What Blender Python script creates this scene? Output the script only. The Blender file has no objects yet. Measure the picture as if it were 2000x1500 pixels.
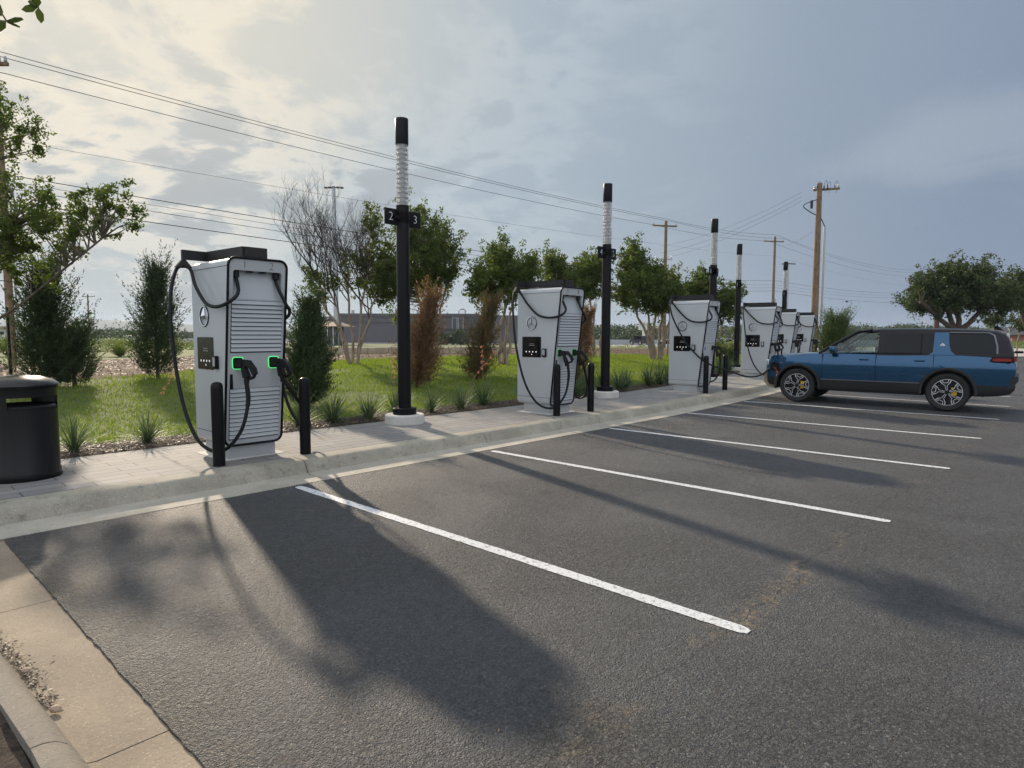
import bpy, bmesh, math, random
import numpy as np
from mathutils import Vector, Matrix, noise
R = math.radians
S = bpy.context.scene
rng = np.random.default_rng(7); random.seed(7)

# ---------------------------------------------------------------- camera, sky, sun, exposure
CAM = np.array([0, 0, 1.686]); PITCH, ROLL, YAW, FPX = .07739, .00266, .82327, 1250.0
fw = np.array([math.sin(YAW), math.cos(YAW), 0]); rt0 = np.array([math.cos(YAW), -math.sin(YAW), 0]); up0 = np.array([0, 0, 1.])
CF = fw*math.cos(PITCH)-up0*math.sin(PITCH); U1 = up0*math.cos(PITCH)+fw*math.sin(PITCH)
CR = rt0*math.cos(ROLL)+U1*math.sin(ROLL); CU = U1*math.cos(ROLL)-rt0*math.sin(ROLL)
cd = bpy.data.cameras.new('camera'); cam = bpy.data.objects.new('camera', cd); S.collection.objects.link(cam); S.camera = cam
cd.sensor_width = 36; cd.lens = FPX/2000*36; cd.clip_start = .05; cd.clip_end = 20000
m = Matrix.Identity(4)
for i in range(3):
    m[i][0], m[i][1], m[i][2], m[i][3] = CR[i], CU[i], -CF[i], CAM[i]
cam.matrix_world = m
S.render.engine = 'CYCLES'; S.render.resolution_x = 1024; S.render.resolution_y = 768
S.view_settings.view_transform = 'Standard'; S.view_settings.look = 'None'; S.view_settings.exposure = 0.0; S.view_settings.gamma = 1
S.cycles.max_bounces = 6; S.cycles.transparent_max_bounces = 12; S.cycles.volume_bounces = 0
S.cycles.volume_step_rate = 8; S.cycles.use_denoising = True; S.cycles.denoising_prefilter = 'NONE'; S.cycles.denoising_input_passes = 'RGB_ALBEDO_NORMAL'

SUN_AZ, SUN_EL = math.atan2(.265, 1.), R(23.6)
SUND = Vector((math.sin(SUN_AZ)*math.cos(SUN_EL), math.cos(SUN_AZ)*math.cos(SUN_EL), math.sin(SUN_EL)))
sl = bpy.data.lights.new('sun', 'SUN'); sl.energy = 5.0; sl.angle = R(1.3); sl.color = (1, .84, .65)
so = bpy.data.objects.new('sun', sl); S.collection.objects.link(so); so.rotation_euler = SUND.to_track_quat('Z', 'Y').to_euler(); so.location = SUND*60

class NT:                                       # small helper for node trees
    def __init__(s, nt): s.nt = nt; s.n = nt.nodes; s.l = nt.links
    def new(s, t, **k):
        n = s.n.new(t)
        for a, b in k.items(): setattr(n, a, b)
        return n
    def put(s, sock, v):
        if isinstance(v, bpy.types.NodeSocket): s.l.new(v, sock)
        elif v is not None:
            if hasattr(sock.default_value, '__len__') and len(sock.default_value) == 4 and hasattr(v, '__len__') and len(v) == 3: v = (*v, 1)
            sock.default_value = v
    def math(s, op, a, b=None, c=None, clamp=False):
        n = s.new('ShaderNodeMath', operation=op, use_clamp=clamp)
        for i, v in enumerate((a, b, c)): s.put(n.inputs[i], v)
        return n.outputs[0]
    def vec(s, op, a, b=None, sc=None):
        n = s.new('ShaderNodeVectorMath', operation=op); s.put(n.inputs[0], a)
        if b is not None: s.put(n.inputs[1], b)
        if sc is not None: s.put(n.inputs['Scale'], sc)
        return n.outputs['Value'] if op in ('DOT_PRODUCT', 'LENGTH') else n.outputs[0]
    def mix(s, f, a, b, blend='MIX'):
        n = s.new('ShaderNodeMix', data_type='RGBA', blend_type=blend); s.put(n.inputs[0], f); s.put(n.inputs[6], a); s.put(n.inputs[7], b)
        return n.outputs[2]
    def step(s, v, a, b):
        n = s.new('ShaderNodeMapRange', interpolation_type='SMOOTHSTEP'); s.put(n.inputs[0], v); s.put(n.inputs[1], a); s.put(n.inputs[2], b)
        return n.outputs[0]
    def noise(s, vec, scale, detail=4, rough=.55, dist=0, out=0):
        n = s.new('ShaderNodeTexNoise'); s.put(n.inputs['Vector'], vec)
        for k, v in (('Scale', scale), ('Detail', detail), ('Roughness', rough), ('Distortion', dist)): n.inputs[k].default_value = v
        return n.outputs[out]
    def ramp(s, f, *pts):
        n = s.new('ShaderNodeValToRGB'); s.put(n.inputs[0], f); e = n.color_ramp.elements
        for i, (p, c) in enumerate(pts):
            el = e[i] if i < 2 else e.new(p)
            el.position = p; el.color = (*c, 1) if len(c) == 3 else c
        return n.outputs[0]

W = bpy.data.worlds.new('World'); S.world = W; W.use_nodes = True; t = NT(W.node_tree); t.n.clear()
tc = t.new('ShaderNodeTexCoord').outputs['Generated']
D = t.vec('NORMALIZE', tc)
sky = t.new('ShaderNodeTexSky', sky_type='NISHITA', sun_disc=False, sun_elevation=SUN_EL, sun_rotation=SUN_AZ, air_density=1.6, dust_density=2.5, ozone_density=2.0)
sep = t.new('ShaderNodeSeparateXYZ'); t.put(sep.inputs[0], D); zz = sep.outputs[2]
cs = t.vec('DOT_PRODUCT', D, tuple(SUND))
core = t.math('POWER', t.step(cs, .80, 1.0), 1.5)
den = t.math('ADD', t.math('MAXIMUM', zz, 0.0), .22)
P = t.vec('SCALE', D, sc=t.math('DIVIDE', 1.0, den))
# cloud deck: high slate veil thinning towards the sun, with broken cumulus lit from behind near the sun
base = t.ramp(cs, (0.0, (.24, .30, .42)), (.40, (.265, .335, .455)), (.63, (.335, .41, .51)), (.82, (.42, .505, .59)), (.93, (.47, .555, .625)), (1.0, (.56, .60, .61)))
base = t.mix(t.math('MULTIPLY', t.step(zz, .42, 1.0), .7), base, (.80, .85, .92))
bk_ = t.vec('DOT_PRODUCT', D, (-.80, -.55, .24)); base = t.mix(t.step(bk_, .0, .45), base, (1.02, 1.08, 1.18))  # unseen sky behind the view, brightened to fill faces turned from the sun
hor = t.math('MULTIPLY', t.math('SUBTRACT', 1.0, t.step(zz, .0, .20)), t.step(cs, .45, .9))
base = t.mix(t.math('MULTIPLY', hor, .55), base, (.55, .60, .60))
n1 = t.noise(P, 1.6, 9, .55, .45); n2 = t.noise(P, .8, 3, .5); n3 = t.noise(P, 5.5, 8, .6, .4)
nn = t.math('ADD', t.math('MULTIPLY', n1, .72), t.math('MULTIPLY', n3, .28))
dark = t.math('MULTIPLY', t.step(nn, .50, .60), t.step(cs, .82, .95))
lite = t.math('MULTIPLY', t.step(nn, .42, .50), t.math('SUBTRACT', 1.0, t.step(nn, .51, .56)))
col = t.mix(t.math('MULTIPLY', dark, .7), base, (.41, .445, .475))
litc = t.mix(t.step(cs, .91, .99), (.58, .65, .70), (1.0, .91, .76))
col = t.mix(t.math('MULTIPLY', lite, t.math('MULTIPLY', t.step(cs, .62, .95), .72)), col, litc)
faint = t.math('MULTIPLY', t.step(n2, .50, .72), t.step(n1, .42, .60))
col = t.mix(t.math('MULTIPLY', faint, .42), col, (.48, .55, .63))
col = t.mix(t.math('MULTIPLY', t.math('MULTIPLY', core, t.step(zz, .18, .38)), .38), col, (1.0, .90, .70))
bg1 = t.new('ShaderNodeBackground'); t.put(bg1.inputs[0], sky.outputs[0]); bg1.inputs[1].default_value = .05
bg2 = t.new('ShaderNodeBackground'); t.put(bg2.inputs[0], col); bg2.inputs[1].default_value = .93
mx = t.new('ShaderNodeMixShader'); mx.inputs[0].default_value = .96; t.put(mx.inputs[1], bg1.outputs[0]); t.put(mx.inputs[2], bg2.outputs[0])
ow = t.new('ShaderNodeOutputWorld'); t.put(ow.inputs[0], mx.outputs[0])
W.cycles.sampling_method = 'MANUAL'; W.cycles.sample_map_resolution = 1024

# ---------------------------------------------------------------- pixel -> world helpers (photo pixels, 2000 x 1500)
def ray(x, y): return CF+CR*(x-1000)/FPX+CU*(750-y)/FPX
def onz(x, y, z):
    d = ray(x, y); return CAM+d*((z-CAM[2])/d[2])
def atd(x, y, depth): return CAM+ray(x, y)*depth        # point at that camera depth
def koff(x):
    return float(np.interp(x, [-50, 12, 16, 19, 22, 25, 28, 31, 34, 40, 60], [0, 0, .12, .35, .75, 1.4, 2.1, 2.7, 3.3, 4.5, 8.5]))
def rise(x): return .005*max(0., min(x, 60)-12)
def sst(v, a, b):
    v = min(1., max(0., (v-a)/(b-a))); return v*v*(3-2*v)
def lawn_z(x, y):
    Y = y-koff(x)
    z = .125+.36*sst(Y, 10, 20)+.04*noise.noise(Vector((x*.5, y*.5, 0)))*sst(Y, 9.6, 10.5)
    z -= .85*sst(Y, 27, 48)
    z = z*(1-sst(x, 42, 60))+(-.12)*sst(x, 42, 60)
    return z+rise(x)*(1-sst(x, 42, 60))*(1-sst(Y, 20, 40))

# ---------------------------------------------------------------- mesh helpers
ALLM = {}
class MB:
    def __init__(s): s.v = []; s.f = []; s.m = []; s.n = 0
    def add(s, verts, faces, mi=0, M=None):
        if M is not None: verts = [tuple(M @ Vector(v)) for v in verts]
        k = s.n; s.v += [tuple(v) for v in verts]; s.n += len(verts)
        s.f += [tuple(i+k for i in f) for f in faces]; s.m += [mi]*len(faces); return s
    def box(s, x0, x1, y0, y1, z0, z1, mi=0, M=None, bev=0):
        if bev:
            b = bmesh.new(); bmesh.ops.create_cube(b, size=1)
            for v in b.verts: v.co = Vector(((x0+x1)/2+v.co.x*(x1-x0), (y0+y1)/2+v.co.y*(y1-y0), (z0+z1)/2+v.co.z*(z1-z0)))
            bmesh.ops.bevel(b, geom=b.edges[:], offset=bev, segments=2, affect='EDGES', profile=.6)
            return s.bm(b, mi, M)
        v = [(x0, y0, z0), (x1, y0, z0), (x1, y1, z0), (x0, y1, z0), (x0, y0, z1), (x1, y0, z1), (x1, y1, z1), (x0, y1, z1)]
        return s.add(v, [(3, 2, 1, 0), (4, 5, 6, 7), (0, 1, 5, 4), (1, 2, 6, 5), (2, 3, 7, 6), (3, 0, 4, 7)], mi, M)
    def bm(s, b, mi=0, M=None):
        b.verts.index_update(); s.add([v.co[:] for v in b.verts], [[v.index for v in f.verts] for f in b.faces], mi, M); b.free(); return s
    def lathe(s, prof, n=24, mi=0, M=None, cap=True):          # prof: (r, z) upward; axis z
        v = []; f = []
        for r, z in prof:
            for i in range(n): a = 2*math.pi*i/n; v.append((r*math.cos(a), r*math.sin(a), z))
        for j in range(len(prof)-1):
            for i in range(n): f.append((j*n+i, j*n+(i+1) % n, (j+1)*n+(i+1) % n, (j+1)*n+i))
        if cap: f.append(tuple(range(n))[::-1]); f.append(tuple((len(prof)-1)*n+i for i in range(n)))
        return s.add(v, f, mi, M)
    def tube(s, pts, rad, n=8, mi=0, M=None, cap=True):
        pts = [Vector(p) for p in pts]; k = len(pts)
        if not hasattr(rad, '__len__'): rad = [rad]*k
        v = []; f = []; ref = None
        for i, p in enumerate(pts):
            tg = (pts[min(i+1, k-1)]-pts[max(i-1, 0)]).normalized()
            if ref is None: ref = Vector((0, 0, 1)) if abs(tg.z) < .9 else Vector((1, 0, 0))
            a = tg.cross(ref)
            if a.length < 1e-4: a = tg.orthogonal()
            a.normalize(); b = a.cross(tg).normalized(); ref = b
            for j in range(n):
                t_ = 2*math.pi*j/n; v.append(tuple(p+(a*math.cos(t_)+b*math.sin(t_))*rad[i]))
        for i in range(k-1):
            for j in range(n): f.append((i*n+j, i*n+(j+1) % n, (i+1)*n+(j+1) % n, (i+1)*n+j))
        if cap and n > 3: f.append(tuple(range(n))); f.append(tuple((k-1)*n+j for j in range(n))[::-1])
        return s.add(v, f, mi, M)
    def prism(s, poly, d0, d1, axis='x', mi=0, M=None):        # poly of 2-D points extruded along axis
        n = len(poly)
        def c(p, d): return {'x': (d, p[0], p[1]), 'y': (p[0], d, p[1]), 'z': (p[0], p[1], d)}[axis]
        v = [c(p, d0) for p in poly]+[c(p, d1) for p in poly]
        f = [(i, (i+1) % n, n+(i+1) % n, n+i) for i in range(n)]+[tuple(range(n))[::-1], tuple(range(n, 2*n))]
        return s.add(v, f, mi, M)
    def build(s, name, mats, parent=None, smooth=None, fix=True):
        me = bpy.data.meshes.new(name); me.from_pydata(s.v, [], s.f)
        mats = mats if isinstance(mats, (list, tuple)) else [mats]
        for x in mats: me.materials.append(x)
        if len(mats) > 1: me.polygons.foreach_set('material_index', s.m)
        if fix:
            b = bmesh.new(); b.from_mesh(me); bmesh.ops.recalc_face_normals(b, faces=b.faces[:]); b.to_mesh(me); b.free()
        if smooth is not None:
            me.polygons.foreach_set('use_smooth', [True]*len(me.polygons)); me.set_sharp_from_angle(angle=R(smooth))
        me.update(); return link(name, me, parent)
def link(name, me, parent=None):
    o = bpy.data.objects.new(name, me); S.collection.objects.link(o)
    if parent is not None: o.parent = parent
    return o
def tag(o, label=None, cat=None, group=None, kind=None):
    for k, v in (('label', label), ('category', cat), ('group', group), ('kind', kind)):
        if v: o[k] = v
    return o
def empty(name, loc, rz=0, label=None, cat=None, group=None):
    o = bpy.data.objects.new(name, None); S.collection.objects.link(o); o.location = loc; o.rotation_euler = (0, 0, rz); o.empty_display_size = .1
    return tag(o, label, cat, group)
def dup(o, parent=None):
    c = o.copy(); S.collection.objects.link(c); c.parent = parent
    for ch in list(o.children): dup(ch, c)
    return c
def fastmesh(name, V, F, mat, parent=None):          # V (n,3) F (m,k) numpy
    me = bpy.data.meshes.new(name); k = F.shape[1]
    me.vertices.add(len(V)); me.vertices.foreach_set('co', np.ascontiguousarray(V, dtype=np.float32).ravel())
    me.loops.add(F.size); me.loops.foreach_set('vertex_index', F.astype(np.int32).ravel())
    me.polygons.add(len(F)); me.polygons.foreach_set('loop_start', np.arange(0, F.size, k, dtype=np.int32))
    me.update(calc_edges=True); me.materials.append(mat)
    return link(name, me, parent)
def smoothpath(pts, n=6):                              # Catmull-Rom
    P_ = [Vector(p) for p in pts]; P_ = [P_[0]*2-P_[1]]+P_+[P_[-1]*2-P_[-2]]; out = []
    for i in range(1, len(P_)-2):
        a, b, c, d = P_[i-1:i+3]
        for k in range(n):
            u = k/n; out.append(.5*((2*b)+(c-a)*u+(2*a-5*b+4*c-d)*u*u+(3*b-a-3*c+d)*u**3))
    return out+[P_[-2]]
def rrect(x0, x1, z0, z1, r, n=4):
    o = []
    for cx, cz, a0 in ((x1-r, z1-r, 0), (x0+r, z1-r, 90), (x0+r, z0+r, 180), (x1-r, z0+r, 270)):
        for k in range(n+1): a = R(a0+90*k/n); o.append((cx+r*math.cos(a), cz+r*math.sin(a)))
    return o

# ---------------------------------------------------------------- materials
def mat(name, col=(.5, .5, .5), rough=.6, metal=0, spec=.5, bump=None, var=None, fn=None, coat=0, emit=None, es=0, alpha=None):
    M_ = bpy.data.materials.new(name); M_.use_nodes = True; t = NT(M_.node_tree); b = t.n['Principled BSDF']
    b.inputs['Base Color'].default_value = (*col, 1); b.inputs['Roughness'].default_value = rough; b.inputs['Metallic'].default_value = metal
    b.inputs['Specular IOR Level'].default_value = spec; b.inputs['Coat Weight'].default_value = coat
    if emit: b.inputs['Emission Color'].default_value = (*emit, 1); b.inputs['Emission Strength'].default_value = es
    co = t.new('ShaderNodeTexCoord').outputs['Object']
    if var:                                            # (scale, amount) mottling
        n = t.noise(co, var[0], 5, .6); f = t.math('MULTIPLY_ADD', n, 2*var[1], 1-var[1])
        t.put(b.inputs['Base Color'], t.vec('SCALE', tuple(col), sc=f))
        t.put(b.inputs['Roughness'], t.math('ADD', t.math('MULTIPLY', n, .2), rough-.1, clamp=True))
    if bump:
        n = t.noise(co, bump[0], 4, .6); bn = t.new('ShaderNodeBump'); bn.inputs['Strength'].default_value = bump[1]; bn.inputs['Distance'].default_value = bump[2] if len(bump) > 2 else .01
        t.put(bn.inputs['Height'], n); t.put(b.inputs['Normal'], bn.outputs[0])
    if fn: fn(t, b, co)
    ALLM[name] = M_; return M_
def worldpos(t): return t.new('ShaderNodeNewGeometry').outputs['Position']
def setbump(t, b, h, strength, dist):
    bn = t.new('ShaderNodeBump'); bn.inputs['Strength'].default_value = strength; bn.inputs['Distance'].default_value = dist
    t.put(bn.inputs['Height'], h); t.put(b.inputs['Normal'], bn.outputs[0])
def f_asphalt(t, b, co):
    p = worldpos(t)
    big = t.noise(p, .55, 5, .6, .4); mid = t.noise(p, 9, 6, .7); fine = t.noise(p, 90, 3, .75)
    vo = t.new('ShaderNodeTexVoronoi'); t.put(vo.inputs['Vector'], p); vo.inputs['Scale'].default_value = 110
    agg = t.new('ShaderNodeSeparateXYZ'); t.put(agg.inputs[0], vo.outputs['Color'])
    c = t.mix(t.step(big, .35, .68), (.076, .080, .086), (.117, .118, .119))
    c = t.mix(t.math('MULTIPLY', t.step(mid, .42, .75), .5), c, (.052, .053, .055))
    c = t.mix(t.math('MULTIPLY', t.step(agg.outputs[0], .72, 1.0), .55), c, (.17, .162, .15))
    c = t.mix(t.math('MULTIPLY', t.step(agg.outputs[1], .70, .95), .6), c, (.03, .03, .032))
    # sandy silt gathered along the shallow valley at the stall ends
    s = t.new('ShaderNodeSeparateXYZ'); t.put(s.inputs[0], p)
    wob = t.noise(p, 1.6, 4, .6)
    ln = t.math('ABSOLUTE', t.math('ADD', t.math('SUBTRACT', s.outputs[1], 1.52), t.math('MULTIPLY', t.math('SUBTRACT', wob, .5), .35)))
    near = t.math('SUBTRACT', 1.0, t.step(ln, .0, .16)); crack = t.math('SUBTRACT', 1.0, t.step(ln, .004, .022))
    pat = t.math('MULTIPLY', t.step(t.noise(p, 1.5, 3, .5), .42, .60), t.step(t.noise(p, 11, 8, .75), .44, .60))
    fade = t.math('SUBTRACT', 1.0, t.step(s.outputs[0], 5.0, 11.0))
    silt = t.math('MULTIPLY', t.math('MULTIPLY', near, pat), t.math('MULTIPLY_ADD', fade, .55, .5))
    c = t.mix(silt, c, (.24, .19, .125)); c = t.mix(t.math('MULTIPLY', crack, t.math('MULTIPLY', t.step(pat, .0, .6), .8)), c, (.20, .18, .14)); c = t.mix(t.math('MULTIPLY', t.math('SUBTRACT', 1.0, t.step(ln, .0, .010)), .85), c, (.03, .03, .03))
    # dusty fringe beside the left gutter, dark seam along the far gutter
    lx = t.math('SUBTRACT', 1.0, t.step(s.outputs[0], .9, 1.25)); lp = t.math('MULTIPLY', t.step(t.noise(p, 2.5, 3, .5), .42, .6), t.step(t.noise(p, 13, 8, .75), .46, .60))
    c = t.mix(t.math('MULTIPLY', t.math('MULTIPLY', lx, lp), .6), c, (.23, .185, .12))
    gr = t.noise(p, 62, 5, .85); c = t.vec('SCALE', c, sc=t.math('MULTIPLY_ADD', t.step(gr, .36, .64), .9, .57)); gm = t.noise(p, 15, 6, .8); c = t.vec('SCALE', c, sc=t.math('MULTIPLY_ADD', t.step(gm, .34, .66), .40, .78))
    pt2 = t.noise(t.vec('MULTIPLY', p, (1.2, .85, 1)), 26, 6, .75, .5); rg = t.math('MULTIPLY_ADD', t.step(big, .38, .60), .75, .2)
    c = t.mix(t.math('MULTIPLY', t.math('SUBTRACT', 1.0, t.step(pt2, .34, .45)), rg), c, (.018, .018, .02)); c = t.mix(t.math('MULTIPLY', t.step(pt2, .58, .70), t.math('MULTIPLY', rg, .32)), c, (.17, .168, .162))
    # tyre polish along the stalls, oil drips and hairline cracks
    ty = t.noise(t.vec('MULTIPLY', p, (2.6, .35, 1)), 1.0, 4, .6, .6); c = t.mix(t.math('MULTIPLY', t.step(ty, .50, .72), .28), c, (.060, .061, .064))
    oil = t.new('ShaderNodeTexVoronoi'); t.put(oil.inputs['Vector'], t.vec('ADD', p, t.vec('SCALE', t.noise(p, 3, 4, .6, out=1), sc=.25))); oil.inputs['Scale'].default_value = .9; oil.inputs['Randomness'].default_value = 1.0
    c = t.mix(t.math('MULTIPLY', t.math('SUBTRACT', 1.0, t.step(oil.outputs['Distance'], .02, .14)), .62), c, (.045, .045, .048))
    ck = t.new('ShaderNodeTexVoronoi', feature='DISTANCE_TO_EDGE'); t.put(ck.inputs['Vector'], t.vec('ADD', p, t.vec('SCALE', t.noise(p, 2.5, 6, .7, out=1), sc=.8))); ck.inputs['Scale'].default_value = .33
    hair = t.math('MULTIPLY', t.math('SUBTRACT', 1.0, t.step(ck.outputs['Distance'], .0, .006)), t.step(t.noise(p, .5, 3, .5), .52, .58)); c = t.mix(t.math('MULTIPLY', hair, .7), c, (.03, .03, .03))
    t.put(b.inputs['Base Color'], c)
    h = t.math('ADD', t.math('MULTIPLY', fine, .5), t.math('MULTIPLY', t.math('SUBTRACT', .5, vo.outputs['Distance']), .8))
    h = t.math('ADD', h, t.math('MULTIPLY', mid, .5)); pit = t.noise(t.vec('MULTIPLY', p, (1.3, .9, 1)), 34, 5, .7, .4); h = t.math('ADD', h, t.math('MULTIPLY', t.step(pit, .38, .62), t.math('MULTIPLY_ADD', t.step(big, .40, .62), 1.3, .45)))
    setbump(t, b, h, 1.0, .014)
def f_concrete(c1, c2, stain=(.12, .10, .08), amt=.5, grit=True, jx=None):
    def fn(t, b, co):
        p = worldpos(t)
        a = t.noise(p, 1.3, 6, .65, .5); f = t.noise(p, 45, 3, .7); m2 = t.noise(p, 9, 5, .7)
        c = t.mix(t.step(a, .35, .68), c1, c2)
        c = t.mix(t.math('MULTIPLY', t.step(m2, .52, .75), amt), c, stain)
        if grit:
            vo = t.new('ShaderNodeTexVoronoi'); t.put(vo.inputs['Vector'], p); vo.inputs['Scale'].default_value = 150
            sp = t.new('ShaderNodeSeparateXYZ'); t.put(sp.inputs[0], vo.outputs['Color'])
            c = t.mix(t.math('MULTIPLY', t.step(sp.outputs[0], .92, .98), .45), c, tuple(min(1, x*1.6) for x in c2))
            c = t.mix(t.math('MULTIPLY', t.step(sp.outputs[1], .90, .98), .4), c, tuple(x*.45 for x in c1))
        t.put(b.inputs['Base Color'], c); setbump(t, b, t.math('ADD', f, t.math('MULTIPLY', m2, .5)), .6, .006)
    return fn
def f_paver(t, b, co):
    p = worldpos(t); br = t.new('ShaderNodeTexBrick'); t.put(br.inputs['Vector'], p)
    br.offset = .37; br.inputs['Scale'].default_value = 1; br.inputs['Brick Width'].default_value = .61; br.inputs['Row Height'].default_value = .2
    br.inputs['Mortar Size'].default_value = .006; br.inputs['Mortar Smooth'].default_value = .1; br.inputs['Bias'].default_value = 0
    br.inputs['Color1'].default_value = (.205, .208, .212, 1); br.inputs['Color2'].default_value = (.27, .26, .248, 1); br.inputs['Mortar'].default_value = (.05, .045, .04, 1)
    n = t.noise(p, 5, 5, .6); c = t.mix(t.math('MULTIPLY', t.step(n, .4, .7), .35), br.outputs[0], (.20, .165, .13))
    d = t.noise(p, .9, 4, .6); c = t.mix(t.math('MULTIPLY', t.step(d, .45, .75), .35), c, (.33, .305, .27))
    t.put(b.inputs['Base Color'], c)
    setbump(t, b, t.math('ADD', t.math('MULTIPLY', br.outputs['Fac'], -1.0), t.math('MULTIPLY', t.noise(p, 40, 3), .3)), .8, .006)
def f_ground(t, b, co):
    p = worldpos(t); s = t.new('ShaderNodeSeparateXYZ'); t.put(s.inputs[0], p)
    n = t.noise(p, 2.4, 6, .65); f = t.noise(p, 28, 4, .7)
    c = t.mix(t.step(n, .35, .7), (.085, .115, .025), (.15, .18, .045)); c = t.mix(t.math('MULTIPLY', t.step(f, .5, .8), .5), c, (.16, .19, .06))
    far = t.mix(t.noise(p, .02, 5, .6), (.10, .13, .06), (.17, .19, .09)); c = t.mix(t.step(t.vec('LENGTH', p), 55, 90), c, far)
    t.put(b.inputs['Base Color'], c); setbump(t, b, f, .8, .03)
def f_mulch(t, b, co, k1=(.11, .07, .045), k2=(.26, .18, .125), k3=(.20, .17, .10)):
    p = worldpos(t); n = t.noise(p, 2.0, 6, .7); f = t.noise(p, 30, 5, .75)
    vo = t.new('ShaderNodeTexVoronoi'); t.put(vo.inputs['Vector'], p); vo.inputs['Scale'].default_value = 26
    sp = t.new('ShaderNodeSeparateXYZ'); t.put(sp.inputs[0], vo.outputs['Color'])
    c = t.mix(sp.outputs[0], k1, k2); c = t.mix(t.math('MULTIPLY', t.step(n, .45, .7), .5), c, k3)
    t.put(b.inputs['Base Color'], c); setbump(t, b, t.math('ADD', f, sp.outputs[1]), 1.0, .04)
def leafmat(name, c1, c2, trans=.35, back=None):
    M_ = bpy.data.materials.new(name); M_.use_nodes = True; t = NT(M_.node_tree); t.n.clear()
    g = t.new('ShaderNodeNewGeometry'); n = t.noise(g.outputs['Position'], 1.7, 3, .6)
    r = g.outputs['Random Per Island']; c = t.mix(r, c1, c2)
    c = t.mix(t.math('MULTIPLY', t.step(n, .35, .7), .5), c, c2)
    d = t.new('ShaderNodeBsdfPrincipled'); t.put(d.inputs['Base Color'], c); d.inputs['Roughness'].default_value = .55; d.inputs['Specular IOR Level'].default_value = .3
    tr = t.new('ShaderNodeBsdfTranslucent'); t.put(tr.inputs[0], t.vec('MULTIPLY', c, (1.5, 1.6, .7)))
    m_ = t.new('ShaderNodeMixShader'); m_.inputs[0].default_value = trans; t.put(m_.inputs[1], d.outputs[0]); t.put(m_.inputs[2], tr.outputs[0])
    t.put(t.new('ShaderNodeOutputMaterial').inputs[0], m_.outputs[0]); ALLM[name] = M_; return M_
def f_bark(c1, c2, sc=14):
    def fn(t, b, co):
        n = t.noise(t.vec('MULTIPLY', co, (1, 1, .25)), sc, 5, .7); n2 = t.noise(co, 3, 4, .6)
        c = t.mix(t.step(n, .35, .65), c1, c2); c = t.mix(t.math('MULTIPLY', t.step(n2, .5, .7), .4), c, tuple(x*.55 for x in c1))
        t.put(b.inputs['Base Color'], c); setbump(t, b, n, .7, .02)
    return fn
def f_stripe(t, b, co):
    p = worldpos(t); n = t.noise(p, 28, 5, .75); n2 = t.noise(p, 3, 4, .6)
    c = t.mix(t.math('MULTIPLY', t.step(n, .53, .62), .85), (.68, .69, .70), (.22, .21, .20)); c = t.mix(t.math('MULTIPLY', t.step(n2, .5, .8), .25), c, (.55, .53, .5))
    t.put(b.inputs['Base Color'], c); setbump(t, b, t.noise(p, 60, 3), .8, .008)

M_asph = mat('asphalt', rough=.60, spec=.55, fn=f_asphalt)
M_kerb = mat('kerb_concrete', rough=.85, fn=f_concrete((.29, .268, .215), (.42, .388, .315), (.13, .118, .09), .75))
M_pan = mat('gutter_concrete', rough=.85, fn=f_concrete((.37, .345, .288), (.49, .45, .375), (.25, .22, .17), .4))
M_pan2 = mat('tan_gutter_concrete', rough=.85, fn=f_concrete((.25, .205, .15), (.34, .275, .20), (.19, .15, .10), .45))
M_kerb2 = mat('grey_kerb_concrete', rough=.85, fn=f_concrete((.20, .18, .15), (.27, .235, .185), (.14, .12, .095), .5))
M_foot = mat('footing_concrete', rough=.85, fn=f_concrete((.55, .53, .49), (.68, .66, .61), (.35, .32, .28), .4))
M_paver = mat('paver_stone', rough=.8, fn=f_paver)
M_ground = mat('lawn_soil', rough=.9, fn=f_ground)
M_mulch = mat('mulch', rough=.95, fn=f_mulch)
M_mulchd = mat('dark_mulch', rough=.95, fn=lambda t, b, co: f_mulch(t, b, co, (.035, .024, .018), (.12, .085, .06), (.085, .07, .05)))
M_stripe = mat('stripe_paint', rough=.6, fn=f_stripe)
M_roadc = mat('road_concrete', (.42, .40, .36), .9, var=(.05, .1))
M_silver = mat('silver_enamel', (.50, .525, .545), .42, .05, .5, var=(2.5, .05), coat=.25)
M_silver2 = mat('pale_enamel', (.42, .435, .44), .5, .1, var=(3, .04))
M_blk = mat('black_powder_coat', (.0045, .0045, .006), .36, spec=.22, var=(4, .3), bump=(300, .12, .001))
M_blk2 = mat('black_rubber', (.009, .009, .010), .5, spec=.3)
M_dk = mat('dark_grey_metal', (.018, .017, .017), .5, .1)
M_gap = mat('shadow_gap', (.02, .022, .026), .8)
M_screen = mat('screen_glass', (.005, .005, .006), .15, spec=.25)
M_icon = mat('screen_icon', (.6, .6, .6), .5, emit=(.9, .9, .85), es=.8)
M_txt = mat('screen_text', (.1, .1, .1), .5, emit=(.5, .5, .5), es=.25)
M_chrome = mat('chrome', (.75, .76, .78), .12, 1)
M_green = mat('green_light', (.1, .6, .2), .5, emit=(.10, .85, .22), es=1.0)
M_greend = mat('dim_green_light', (.05, .25, .08), .5, emit=(.08, .6, .15), es=.5)
M_numd = mat('number_dark', (.03, .03, .035), .6)
M_numw = mat('number_white', (.75, .75, .78), .6)
M_wood = mat('pole_wood', rough=.9, fn=f_bark((.17, .115, .07), (.27, .19, .12), 9))
M_galv = mat('galvanised_steel', (.45, .47, .49), .45, .6, var=(2, .1))
M_wire = mat('wire', (.03, .03, .035), .6)
M_barkc = mat('crape_bark', rough=.85, fn=f_bark((.20, .15, .11), (.34, .27, .21), 10))
M_barkd = mat('dark_bark', rough=.9, fn=f_bark((.06, .045, .035), (.11, .085, .065), 14))
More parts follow.
